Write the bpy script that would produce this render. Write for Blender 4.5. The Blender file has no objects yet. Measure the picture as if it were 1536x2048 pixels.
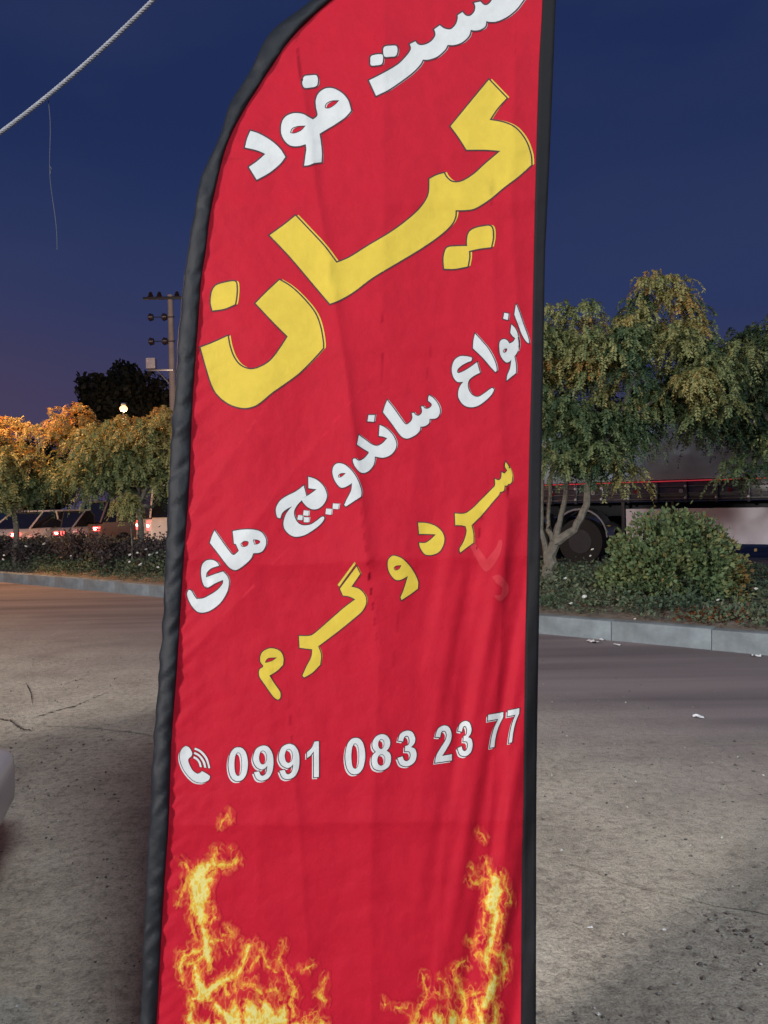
import bpy, bmesh, math, random
import numpy as np
from mathutils import Vector, Matrix, Euler
from mathutils.geometry import delaunay_2d_cdt
random.seed(7); RNG = np.random.default_rng(11)
R = math.radians; PI = math.pi
S = bpy.context.scene; COL = S.collection

# ------------------------------------------------------------------ camera
F = 1547.0; CAMZ = 1.5; PITCH = 0.0129; ROLL = -0.021
cd = bpy.data.cameras.new('camera'); cam = bpy.data.objects.new('camera', cd); COL.objects.link(cam)
RM = Matrix.Rotation(PI/2 - PITCH, 3, 'X') @ Matrix.Rotation(ROLL, 3, 'Z')
cam.matrix_world = Matrix.Translation((0, 0, CAMZ)) @ RM.to_4x4()
cd.sensor_fit = 'VERTICAL'; cd.sensor_height = 24; cd.lens = 24*F/2048; cd.clip_start = .05; cd.clip_end = 2000
S.camera = cam
# ------------------------------------------------------------------ dusk sky
W = bpy.data.worlds.new('World'); S.world = W; W.use_nodes = True
nt = W.node_tree; nt.nodes.clear()
# deep blue after sunset, faint purple murk at the horizon: one smooth gradient with elevation, all round
tc = nt.nodes.new('ShaderNodeTexCoord'); sx = nt.nodes.new('ShaderNodeSeparateXYZ'); nt.links.new(tc.outputs['Generated'], sx.inputs[0])
rp = nt.nodes.new('ShaderNodeValToRGB'); nt.links.new(sx.outputs[2], rp.inputs[0]); rp.color_ramp.interpolation = 'EASE'
def lin(r, g, b): return tuple(((c/255+.055)/1.055)**2.4 for c in (r, g, b))+(1,)
st = [(0.0, lin(62, 56, 82)), (.10, lin(54, 55, 88)), (.24, lin(42, 54, 94)), (.45, lin(31, 45, 86)), (1.0, lin(20, 30, 64))]
el = rp.color_ramp.elements
while len(el) < len(st): el.new(.5)
for e, (p, c) in zip(el, st): e.position = p; e.color = c
bg = nt.nodes.new('ShaderNodeBackground'); bg.inputs[1].default_value = 1.0
wo = nt.nodes.new('ShaderNodeOutputWorld')
# town glow low in the sky towards the left
g1 = nt.nodes.new('ShaderNodeMapRange'); g1.interpolation_type = 'SMOOTHSTEP'; nt.links.new(sx.outputs[0], g1.inputs[0]); g1.inputs[1].default_value = .1; g1.inputs[2].default_value = -.75
g2 = nt.nodes.new('ShaderNodeMapRange'); g2.interpolation_type = 'SMOOTHSTEP'; nt.links.new(sx.outputs[2], g2.inputs[0]); g2.inputs[1].default_value = .34; g2.inputs[2].default_value = .05
gm = nt.nodes.new('ShaderNodeMath'); gm.operation = 'MULTIPLY'; nt.links.new(g1.outputs[0], gm.inputs[0]); nt.links.new(g2.outputs[0], gm.inputs[1])
gx = nt.nodes.new('ShaderNodeMix'); gx.data_type = 'RGBA'; nt.links.new(gm.outputs[0], gx.inputs[0]); nt.links.new(rp.outputs[0], gx.inputs[6]); gx.inputs[7].default_value = lin(78, 66, 92)
cn = nt.nodes.new('ShaderNodeTexNoise'); cn.inputs['Scale'].default_value = 2.6; cn.inputs['Detail'].default_value = 5
cmap = nt.nodes.new('ShaderNodeMapping'); cmap.inputs['Scale'].default_value = (1, 1, 3.2); nt.links.new(tc.outputs['Generated'], cmap.inputs[0]); nt.links.new(cmap.outputs[0], cn.inputs[0])
cr_ = nt.nodes.new('ShaderNodeMapRange'); nt.links.new(cn.outputs[0], cr_.inputs[0]); cr_.inputs[1].default_value = .42; cr_.inputs[2].default_value = .75; cr_.inputs[4].default_value = .32
cx = nt.nodes.new('ShaderNodeMix'); cx.data_type = 'RGBA'; nt.links.new(cr_.outputs[0], cx.inputs[0]); nt.links.new(gx.outputs[2], cx.inputs[6]); cx.inputs[7].default_value = lin(56, 62, 96)
nt.links.new(cx.outputs[2], bg.inputs[0]); nt.links.new(bg.outputs[0], wo.inputs[0])
S.view_settings.view_transform = 'Standard'; S.view_settings.look = 'None'
S.view_settings.exposure = 0; S.view_settings.gamma = 1; S.view_settings.use_curve_mapping = False
S.render.engine = 'CYCLES'
# ------------------------------------------------------------------ lamps of the place (shop front behind the viewer, sodium street lamp)
def lamp(kind, loc, tgt, power, colr, size=.5):
    l = bpy.data.lights.new('lamp_light', kind); l.energy = power; l.color = colr
    if kind == 'AREA': l.shape = 'RECTANGLE'; l.size = size; l.size_y = size*.35
    else: l.shadow_soft_size = size
    o = bpy.data.objects.new('lamp_light', l); COL.objects.link(o); o.location = loc
    o.rotation_euler = (Vector(tgt)-Vector(loc)).to_track_quat('-Z', 'Y').to_euler()
    return o
SHOP1 = (-8.0, -5.0, 4.4); SHOP2 = (4.5, -9.0, 11.0)
shop_light1 = lamp('AREA', SHOP1, (0.4, 6, 0.6), 1850, (1, .95, .92), 1.1)
shop_light2 = lamp('AREA', SHOP2, (1.5, 9, 0.8), 1850, (.86, .95, 1.0), 2.6)

# ------------------------------------------------------------------ projections
RN = np.array(RM)
def ray(px, py):
    px = np.asarray(px, float); py = np.asarray(py, float)
    d = np.stack([(px-768)/F, (1024-py)/F, -np.ones_like(px+py)], -1) @ RN.T
    return d
def at(px, py, Y):                       # point seen at a pixel, at depth Y
    d = ray(px, py); t = Y/d[1]; return Vector((d[0]*t, Y, CAMZ+d[2]*t))
def ground(px, py, z=0.0):
    d = ray(px, py); t = (z-CAMZ)/d[2]; return Vector((d[0]*t, d[1]*t, z))

# ------------------------------------------------------------------ noise
_perm = RNG.permutation(4096)
_ga = RNG.random(4096)*2*PI
def perlin(x, y):
    x = np.asarray(x, float); y = np.asarray(y, float)
    xi = np.floor(x).astype(int); yi = np.floor(y).astype(int); xf = x-xi; yf = y-yi
    def g(ix, iy, dx, dy):
        h = _perm[(_perm[ix & 4095]+iy) & 4095]; a = _ga[h]; return np.cos(a)*dx+np.sin(a)*dy
    u = xf*xf*xf*(xf*(xf*6-15)+10); v = yf*yf*yf*(yf*(yf*6-15)+10)
    a = g(xi, yi, xf, yf); b = g(xi+1, yi, xf-1, yf); c = g(xi, yi+1, xf, yf-1); d = g(xi+1, yi+1, xf-1, yf-1)
    return (a+(b-a)*u)*(1-v)+(c+(d-c)*u)*v
def fbm(x, y, o=4):
    s = 0; a = 1
    for i in range(o): s = s+a*perlin(x*2**i+i*17.3, y*2**i+i*9.1); a *= .5
    return s

# ------------------------------------------------------------------ object helpers
def link(name, me, mats=None, parent=None):
    o = bpy.data.objects.new(name, me); COL.objects.link(o)
    if mats is not None:
        for m in (mats if isinstance(mats, (list, tuple)) else [mats]): me.materials.append(m)
    if parent is not None: o.parent = parent
    return o
def tag(o, label=None, cat=None, group=None, kind=None):
    if label: o['label'] = label
    if cat: o['category'] = cat
    if group: o['group'] = group
    if kind: o['kind'] = kind
    return o
def thing(name, label, cat, loc=(0, 0, 0), rz=0, group=None):
    o = bpy.data.objects.new(name, None); COL.objects.link(o); o.location = loc; o.rotation_euler = (0, 0, rz)
    o.empty_display_size = .2
    return tag(o, label, cat, group)
def mesh_np(name, V, Fc, mats, parent=None, smooth=False, attr=None, n=4):
    V = np.asarray(V, np.float32).reshape(-1, 3); Fc = np.asarray(Fc, np.int32).reshape(-1, n)
    me = bpy.data.meshes.new(name); me.vertices.add(len(V)); me.vertices.foreach_set('co', V.ravel())
    me.loops.add(Fc.size); me.loops.foreach_set('vertex_index', Fc.ravel())
    me.polygons.add(len(Fc)); me.polygons.foreach_set('loop_start', np.arange(0, Fc.size, n, dtype=np.int32))
    me.polygons.foreach_set('loop_total', np.full(len(Fc), n, np.int32))
    me.polygons.foreach_set('use_smooth', np.full(len(Fc), smooth))
    me.update(calc_edges=True)
    if attr is not None:
        for k, (dom, dat) in attr.items():
            dat = np.asarray(dat, np.float32)
            if dat.ndim == 1:
                a = me.attributes.new(k, 'FLOAT', dom); a.data.foreach_set('value', dat)
            else:
                a = me.attributes.new(k, 'FLOAT_COLOR', dom)
                a.data.foreach_set('color', np.concatenate([dat, np.ones((len(dat), 1))], 1).astype(np.float32).ravel())
    return link(name, me, mats, parent)
class MB:
    def __init__(s): s.bm = bmesh.new()
    def box(s, c, size, rot=None, bev=0):
        r = bmesh.ops.create_cube(s.bm, size=1); vs = r['verts']
        M = Matrix.Translation(c) @ (Euler(rot).to_matrix().to_4x4() if rot else Matrix()) @ Matrix.Diagonal((*size, 1))
        bmesh.ops.transform(s.bm, matrix=M, verts=vs)
        if bev:
            es = {e for v in vs for e in v.link_edges}; sg = 4 if bev > .08 else 2
            bmesh.ops.bevel(s.bm, geom=list(es), offset=bev, segments=sg, affect='EDGES', profile=.6)
        return s
    def cyl(s, a, b, r0, r1=None, n=12, caps=True):
        a = Vector(a); b = Vector(b); r1 = r0 if r1 is None else r1; d = b-a
        r = bmesh.ops.create_cone(s.bm, cap_ends=caps, segments=n, radius1=r0, radius2=r1, depth=d.length)
        M = Matrix.Translation((a+b)/2) @ d.to_track_quat('Z', 'Y').to_matrix().to_4x4()
        bmesh.ops.transform(s.bm, matrix=M, verts=r['verts']); return s
    def ball(s, c, r, sc=(1, 1, 1), n=10):
        q = bmesh.ops.create_uvsphere(s.bm, u_segments=n, v_segments=max(4, n//2+1), radius=r)
        bmesh.ops.transform(s.bm, matrix=Matrix.Translation(c) @ Matrix.Diagonal((*sc, 1)), verts=q['verts']); return s
    def tube(s, pts, rad, n=8):
        pts = [Vector(p) for p in pts]; rings = []
        for i, p in enumerate(pts):
            d = (pts[min(i+1, len(pts)-1)]-pts[max(i-1, 0)]).normalized()
            x = d.cross(Vector((.13, .31, .94))).normalized(); y = d.cross(x)
            r = rad[i] if isinstance(rad, (list, tuple)) else rad
            rings.append([s.bm.verts.new(p+(x*math.cos(2*PI*k/n)+y*math.sin(2*PI*k/n))*r) for k in range(n)])
        for a, b in zip(rings, rings[1:]):
            for k in range(n): s.bm.faces.new((a[k], a[(k+1) % n], b[(k+1) % n], b[k]))
        s.bm.faces.new(rings[0][::-1]); s.bm.faces.new(rings[-1]); return s
    def loft(s, rings, close=True, caps=True):
        rv = [[s.bm.verts.new(p) for p in r] for r in rings]; n = len(rv[0])
        for a, b in zip(rv, rv[1:]):
            for k in range(n if close else n-1): s.bm.faces.new((a[k], a[(k+1) % n], b[(k+1) % n], b[k]))
        if caps: s.bm.faces.new(rv[0][::-1]); s.bm.faces.new(rv[-1])
        return s
    def build(s, name, m, parent=None, smooth=True, ang=35):
        bmesh.ops.recalc_face_normals(s.bm, faces=s.bm.faces)
        if smooth:
            for f in s.bm.faces: f.smooth = True
            for e in s.bm.edges:
                if len(e.link_faces) == 2 and e.calc_face_angle(0) > R(ang): e.smooth = False
        me = bpy.data.meshes.new(name); s.bm.to_mesh(me); s.bm.free()
        return link(name, me, m, parent)

# ------------------------------------------------------------------ materials
def newmat(name):
    m = bpy.data.materials.new(name); m.use_nodes = True; t = m.node_tree
    return m, t, t.nodes['Principled BSDF']
def node(t, ty, **k):
    n = t.nodes.new(ty)
    for a, b in k.items(): setattr(n, a, b)
    return n
def noise(t, scale, detail=4, rough=.55, vec=None):
    n = node(t, 'ShaderNodeTexNoise'); n.inputs['Scale'].default_value = scale
    n.inputs['Detail'].default_value = detail; n.inputs['Roughness'].default_value = rough
    if vec is not None: t.links.new(vec, n.inputs['Vector'])
    return n
def ramp(t, fac, stops):
    r = node(t, 'ShaderNodeValToRGB'); e = r.color_ramp.elements
    while len(e) < len(stops): e.new(.5)
    for q, (p, c) in zip(e, stops): q.position = p; q.color = (*c, 1) if len(c) == 3 else c
    t.links.new(fac, r.inputs[0]); return r
def mix(t, fac, a, b, blend='MIX'):
    m = node(t, 'ShaderNodeMix', data_type='RGBA', blend_type=blend)
    for s, v in ((0, fac), (6, a), (7, b)):
        if hasattr(v, 'is_output'): t.links.new(v, m.inputs[s])
        else: m.inputs[s].default_value = v if s == 0 else (*v, 1)
    return m.outputs[2]
def simple(name, c, rough=.6, var=.15, scale=8, bump=.0, bscale=60, metal=0, spec=.5, emit=None, coat=0):
    m, t, b = newmat(name); co = node(t, 'ShaderNodeTexCoord').outputs['Object']
    n = noise(t, scale, 5, .6, co)
    r = ramp(t, n.outputs[0], [(.3, tuple(x*(1-var) for x in c)), (.7, tuple(min(1, x*(1+var)) for x in c))])
    t.links.new(r.outputs[0], b.inputs['Base Color'])
    b.inputs['Roughness'].default_value = rough; b.inputs['Metallic'].default_value = metal
    b.inputs['Specular IOR Level'].default_value = spec; b.inputs['Coat Weight'].default_value = coat
    if bump:
        n2 = noise(t, bscale, 5, .6, co); bp = node(t, 'ShaderNodeBump'); bp.inputs['Strength'].default_value = bump
        bp.inputs['Distance'].default_value = .01
        t.links.new(n2.outputs[0], bp.inputs['Height']); t.links.new(bp.outputs[0], b.inputs['Normal'])
    if emit:
        b.inputs['Emission Color'].default_value = (*emit[0], 1); b.inputs['Emission Strength'].default_value = emit[1]
    return m
def cloth(name, c, rough=.6, sheen=.15, attr=None, var=.05, spec=.3):
    m, t, b = newmat(name); co = node(t, 'ShaderNodeTexCoord').outputs['Object']
    n = noise(t, 26, 6, .65, co)
    if attr:
        a = node(t, 'ShaderNodeAttribute', attribute_name=attr); base = a.outputs['Color']
    else: base = c
    dk = ramp(t, n.outputs[0], [(.3, (1-var*2,)*3), (.7, (1, 1, 1))])
    t.links.new(mix(t, 1.0, base, dk.outputs[0], 'MULTIPLY'), b.inputs['Base Color'])
    b.inputs['Roughness'].default_value = rough; b.inputs['Sheen Weight'].default_value = sheen
    b.inputs['Specular IOR Level'].default_value = spec
    # weave and fine crumple
    wv = node(t, 'ShaderNodeTexWave', wave_type='BANDS', bands_direction='X'); wv.inputs['Scale'].default_value = 330
    wz = node(t, 'ShaderNodeTexWave', wave_type='BANDS', bands_direction='Z'); wz.inputs['Scale'].default_value = 330
    t.links.new(co, wv.inputs[0]); t.links.new(co, wz.inputs[0])
    ad = node(t, 'ShaderNodeMath', operation='ADD'); t.links.new(wv.outputs[1], ad.inputs[0]); t.links.new(wz.outputs[1], ad.inputs[1])
    b1 = node(t, 'ShaderNodeBump'); b1.inputs['Strength'].default_value = .25; b1.inputs['Distance'].default_value = .0004
    t.links.new(ad.outputs[0], b1.inputs['Height'])
    n3 = noise(t, 9, 5, .55, co); b2 = node(t, 'ShaderNodeBump'); b2.inputs['Strength'].default_value = .55; b2.inputs['Distance'].default_value = .012
    t.links.new(n3.outputs[0], b2.inputs['Height']); t.links.new(b1.outputs[0], b2.inputs['Normal'])
    t.links.new(b2.outputs[0], b.inputs['Normal'])
    return m
M_red = cloth('red_polyester', (.33, .005, .018), .62, .0, spec=.12)
M_white = cloth('white_print', (.43, .45, .46), .6, 0, spec=.15)
M_yellow = cloth('yellow_print', (.46, .345, .04), .6, 0, spec=.15)
M_ink = cloth('dark_print', (.035, .012, .02), .6, 0)
M_flame = cloth('flame_print', (1, 1, 1), .6, 0, spec=.12, attr='burn_colour')
M_hem = cloth('black_hem', (.005, .005, .007), .7, .0, spec=.2)
M_black = cloth('black_satin', (.004, .006, .010), .55, 0, spec=.28)
M_rope = simple('rope_fibre', (.19, .20, .23), .85, .25, 60, .4, 300)
M_thread = simple('thread', (.05, .055, .075), .8)
M_metalw = simple('white_painted_steel', (.55, .55, .55), .4, .1)
M_steel = simple('steel', (.35, .36, .38), .4, .1, metal=1)
M_iron = simple('dark_iron', (.03, .03, .035), .5)

# road frame: kerb line fitted to the kerb foot
kA = ground(0, 1164); kB = ground(1536, 1311)
u = (kB-kA).normalized(); nrm = Vector((-u.y, u.x, 0))
if nrm.y < 0: nrm = -nrm
def RP(s, q, z=0): p = kB+u*s+nrm*q; return Vector((p.x, p.y, z))   # along road, across road (0 = kerb foot)
YAW = math.atan2(u.y, u.x)
print('kerb', kA, kB, 'yaw', math.degrees(YAW))

def ground_mat(name, kind):
    m, t, b = newmat(name); g = node(t, 'ShaderNodeNewGeometry').outputs['Position']
    dp = node(t, 'ShaderNodeVectorMath', operation='DOT_PRODUCT'); t.links.new(g, dp.inputs[0]); dp.inputs[1].default_value = nrm
    k0 = kB.dot(nrm)
    sb = node(t, 'ShaderNodeMath', operation='SUBTRACT'); t.links.new(dp.outputs['Value'], sb.inputs[0]); sb.inputs[1].default_value = k0
    nb = noise(t, .9, 5, .6, g)
    mm = node(t, 'ShaderNodeMath', operation='MULTIPLY_ADD'); t.links.new(nb.outputs[0], mm.inputs[0]); mm.inputs[1].default_value = 1.8
    t.links.new(sb.outputs[0], mm.inputs[2])           # q + 1.8*noise
    mr = node(t, 'ShaderNodeMapRange'); t.links.new(mm.outputs[0], mr.inputs[0])
    mr.inputs[1].default_value = -4.4+.9; mr.inputs[2].default_value = -2.2+.9
    # dirt colours
    n1 = noise(t, 2.2, 6, .62, g); n2 = noise(t, 22, 8, .7, g); n3 = noise(t, 120, 6, .75, g)
    d1 = ramp(t, n1.outputs[0], [(.3, (.39, .345, .29)), (.52, (.52, .465, .39)), (.72, (.61, .555, .47))])
    d2 = ramp(t, n2.outputs[0], [(.32, (.55, .53, .52)), (.5, (.96, .96, .94)), (.7, (1.15, 1.13, 1.1))])
    d3 = ramp(t, n3.outputs[0], [(.33, (.5, .5, .5)), (.5, (1, 1, 1)), (.7, (1.3, 1.3, 1.27))])
    dirt = mix(t, 1., mix(t, 1., d1.outputs[0], d2.outputs[0], 'MULTIPLY'), d3.outputs[0], 'MULTIPLY')
    # asphalt, long tyre-polished streaks
    mp = node(t, 'ShaderNodeMapping'); mp.inputs['Rotation'].default_value = (0, 0, -YAW); mp.inputs['Scale'].default_value = (.12, 1.6, 1)
    t.links.new(g, mp.inputs[0]); n4 = noise(t, 1.3, 4, .5, mp.outputs[0])
    a1 = ramp(t, n4.outputs[0], [(.32, (.15, .125, .13)), (.62, (.27, .225, .225))])
    asp = mix(t, 1., a1.outputs[0], d3.outputs[0], 'MULTIPLY')
    # cracks
    vo = node(t, 'ShaderNodeTexVoronoi', feature='DISTANCE_TO_EDGE'); vo.inputs['Scale'].default_value = .55
    wn = noise(t, 2.5, 5, .6, g); va = node(t, 'ShaderNodeVectorMath', operation='ADD')
    vs = node(t, 'ShaderNodeVectorMath', operation='SCALE'); t.links.new(wn.outputs[1], vs.inputs[0]); vs.inputs['Scale'].default_value = .5
    t.links.new(g, va.inputs[0]); t.links.new(vs.outputs[0], va.inputs[1]); t.links.new(va.outputs[0], vo.inputs['Vector'])
    cr = ramp(t, vo.outputs['Distance'], [(0, (.45, .43, .42)), (.012, (1, 1, 1))])
    if kind == 'road': colr = mix(t, mr.outputs[0], dirt, asp)
    else: colr = dirt
    t.links.new(colr, b.inputs['Base Color']); b.inputs['Roughness'].default_value = .85; b.inputs['Specular IOR Level'].default_value = .25
    ad = node(t, 'ShaderNodeMath', operation='MULTIPLY_ADD'); t.links.new(n2.outputs[0], ad.inputs[0]); ad.inputs[1].default_value = 2.2; t.links.new(n3.outputs[0], ad.inputs[2])
    bp = node(t, 'ShaderNodeBump'); bp.inputs['Distance'].default_value = .012; bp.inputs['Strength'].default_value = .8
    if kind == 'road':
        iv = node(t, 'ShaderNodeMapRange'); t.links.new(mr.outputs[0], iv.inputs[0]); iv.inputs[3].default_value = .8; iv.inputs[4].default_value = .18
        t.links.new(iv.outputs[0], bp.inputs['Strength'])
    t.links.new(ad.outputs[0], bp.inputs['Height']); t.links.new(bp.outputs[0], b.inputs['Normal'])
    return m
M_dirt = ground_mat('dusty_gravel_ground', 'dirt'); M_road = ground_mat('worn_asphalt', 'road')
M_kerb = simple('kerb_concrete', (.24, .27, .28), .9, .4, 2.3, .6, 30)
M_soil = simple('median_soil', (.21, .165, .125), .95, .4, 5, .8, 30)

# ------------------------------------------------------------------ ground, roads, median
def quad_sheet(name, pts, m, kind='structure'):
    me = bpy.data.meshes.new(name); me.from_pydata([tuple(p) for p in pts], [], [tuple(range(len(pts)))])
    return tag(link(name, me, m), kind=kind)
quad_sheet('ground', [(-700, -700, -.004), (700, -700, -.004), (700, 700, -.004), (-700, 700, -.004)], M_dirt)
# near road: ragged edge towards the shoulder
def road_sheet(name, q_far, q_near, z, s0=-160, s1=120, ragged=True):
    V = []; Fc = []; ss = [s0+(s1-s0)*i/60 for i in range(20)] + list(np.arange(-28, 14, .12)) + [14+i*3 for i in range(36)]
    ss = sorted(x for x in ss if s0 <= x <= s1)
    for s in ss:
        j = (fbm(s*.5, 3.3)*.35+fbm(s*3, 8.1)*.08) if ragged else 0
        V += [RP(s, q_far, z), RP(s, q_near+float(j), z)]
    for i in range(len(ss)-1): Fc.append((2*i, 2*i+1, 2*i+3, 2*i+2))
    return tag(mesh_np(name, [tuple(v) for v in V], Fc, M_road), kind='structure')
road_sheet('road', 0.02, -4.9, 0.0)
MEDW = 5.0
road_sheet('far_road', MEDW+11, MEDW-.02, 0.0, ragged=False)
# kerbs: separate cast stones 1 m long on each side of the median
def kerb_line(name, q, label_s):
    root = thing(name, label_s, 'kerb', RP(0, q, 0), YAW)
    b = MB(); b.box((0, .09, .075), (.998, .18, .25), bev=.014); first = b.build('kerb_stone', M_kerb, root)
    n = 0
    for i in range(-30, 12):
        if n == 0: o = first
        else: o = first.copy(); COL.objects.link(o); o.parent = root
        o.location = (i*1.0, random.uniform(-.006, .006), random.uniform(-.008, .008)); o.rotation_euler = (random.uniform(-.008, .008), 0, random.uniform(-.006, .006)); n += 1
    return root
if nrm.dot(Vector((-math.sin(YAW), math.cos(YAW), 0))) > 0: SG = 1
else: SG = -1
kerb_line('kerb', 0.0, 'pale concrete kerb on the near side of the planted median, facing the banner')
kerb_line('kerb', MEDW-.18, 'concrete kerb on the far side of the planted median, beside the traffic')
# median soil, gently mounded
V = []; Fc = []; nq = 14; ss = np.arange(-60, 24, .5)
for s in ss:
    for k in range(nq):
        q = .17+(MEDW-.34)*k/(nq-1); z = .165+.07*math.sin(PI*k/(nq-1))+.02*float(fbm(s*.8, q*1.5))
        V.append(tuple(RP(s, q, z)))
for i in range(len(ss)-1):
    for k in range(nq-1): a = i*nq+k; Fc.append((a, a+1, a+nq+1, a+nq))
tag(mesh_np('median_soil', V, Fc, M_soil, smooth=True), kind='structure')

# ------------------------------------------------------------------ FOLIAGE
def leaf_mat(name, cols, rough=.6):
    m, t, b = newmat(name); a = node(t, 'ShaderNodeAttribute', attribute_name='tint')
    r = ramp(t, a.outputs['Fac'], cols); t.links.new(r.outputs[0], b.inputs['Base Color'])
    b.inputs['Roughness'].default_value = rough; b.inputs['Specular IOR Level'].default_value = .3
    tr = node(t, 'ShaderNodeBsdfTranslucent'); t.links.new(r.outputs[0], tr.inputs[0])
    ms = node(t, 'ShaderNodeMixShader'); ms.inputs[0].default_value = .25
    out = t.nodes['Material Output']; t.links.new(b.outputs[0], ms.inputs[1]); t.links.new(tr.outputs[0], ms.inputs[2]); t.links.new(ms.outputs[0], out.inputs[0])
    return m
M_leaf = leaf_mat('locust_leaves', [(0, (.045, .085, .045)), (.3, (.16, .21, .09)), (.55, (.33, .33, .13)), (.8, (.46, .36, .13)), (1, (.48, .25, .07))])
M_dark = leaf_mat('dark_leaves', [(0, (.02, .025, .016)), (1, (.07, .06, .035))])
M_bush = leaf_mat('shrub_leaves', [(0, (.055, .10, .05)), (.5, (.16, .23, .10)), (.8, (.27, .28, .11)), (1, (.36, .19, .06))])
M_low = leaf_mat('rose_leaves', [(0, (.05, .085, .055)), (.55, (.14, .19, .11)), (.85, (.26, .24, .15)), (1, (.33, .20, .10))])
M_bark = simple('grey_bark', (.17, .15, .12), .9, .35, 14, .9, 45)
M_petal = simple('white_petals', (.78, .76, .70), .6)

def leaf_quads(P, D, N, L, Wd):
    """diamond leaves: base P, direction D, face normal N, length L, width Wd"""
    D = D/np.linalg.norm(D, axis=1, keepdims=True); T = np.cross(D, N); T /= np.linalg.norm(T, axis=1, keepdims=True)+1e-9
    L = L[:, None]; Wd = Wd[:, None]
    V = np.stack([P, P+D*L*.5+T*Wd*.5, P+D*L, P+D*L*.5-T*Wd*.5], 1)
    return V.reshape(-1, 3)
def frond_cloud(centers, radii, n_fr, pairs, flen, lsize, tintf, rng):
    """drooping mops of pinnate fronds: returns verts, faces, tint"""
    Vs = []; Ts = []
    for c, r, tint in zip(centers, radii, tintf):
        n = int(n_fr*(.7+.6*rng.random()))
        a = rng.random(n)*2*PI; el = rng.random(n)**.7*1.9-.55
        d0 = np.stack([np.cos(a)*np.cos(el), np.sin(a)*np.cos(el), np.sin(el)], 1)
        st = c+d0*r[None, :]*(.25+.75*rng.random((n, 1)))
        ln = flen*(.6+.8*rng.random(n))
        k = np.arange(pairs); tt = (k+.5)/pairs
        for side in (-1, 1):
            t = tt[None, :, None]
            pos = st[:, None, :]+d0[:, None, :]*ln[:, None, None]*t*(1-.35*t)
            pos = pos.copy(); pos[:, :, 2] -= (ln[:, None]*.62*tt[None, :]**1.8)
            tan = d0[:, None, :]*(1-.7*t)+np.array([0, 0, -1.])*1.1*t**.8
            tan /= np.linalg.norm(tan, axis=2, keepdims=True)
            sd = np.cross(tan, np.array([0, 0, 1.])); sd /= np.linalg.norm(sd, axis=2, keepdims=True)+1e-6
            ldir = sd*side*.9+tan*.55+rng.normal(0, .22, pos.shape)
            ldir[:, :, 2] -= .3
            nn = np.cross(ldir, tan)+rng.normal(0, .35, pos.shape)
            m = n*pairs
            Vs.append(leaf_quads(pos.reshape(m, 3), ldir.reshape(m, 3), nn.reshape(m, 3), lsize*(.7+.6*rng.random(m)), lsize*.46*(.8+.4*rng.random(m))))
            tv = np.repeat(tint+rng.normal(0, .09, n), pairs)+rng.normal(0, .05, m)
            Ts.append(np.clip(tv, 0, 1))
    V = np.concatenate(Vs); T = np.concatenate(Ts); Fc = np.arange(len(V)).reshape(-1, 4)
    return V, Fc, T
def limb_tree(root, base, limbs, m=M_bark):
    b = MB()
    for pts, r in limbs:
        q = []; rr = []
        for i in range(len(pts)-1):
            for k in range(4):
                t = k/4; p = Vector(pts[i]).lerp(Vector(pts[i+1]), t); w = Vector([random.uniform(-1, 1) for _ in range(3)])*r[i]*.25
                q.append(p+w); rr.append(r[i]*(1-t)+r[i+1]*t)
        q.append(Vector(pts[-1])); rr.append(r[-1]); b.tube(q, rr, 8)
    return b.build('trunk', m, root)
def crown_centers(blobs, n, rng, shell=.55):
    C = []
    w = np.array([b[1][0]*b[1][2] for b in blobs]); w = w/w.sum()
    for b, k in zip(blobs, (w*n).astype(int)+1):
        v = rng.normal(size=(k, 3)); v /= np.linalg.norm(v, axis=1, keepdims=True)
        v *= (shell+(1-shell)*rng.random((k, 1))**.6); v[:, 2] = np.where(v[:, 2] < -.5, v[:, 2]*.6, v[:, 2])
        C.append(np.array(b[0])+v*np.array(b[1]))
    return np.concatenate(C)

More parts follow.
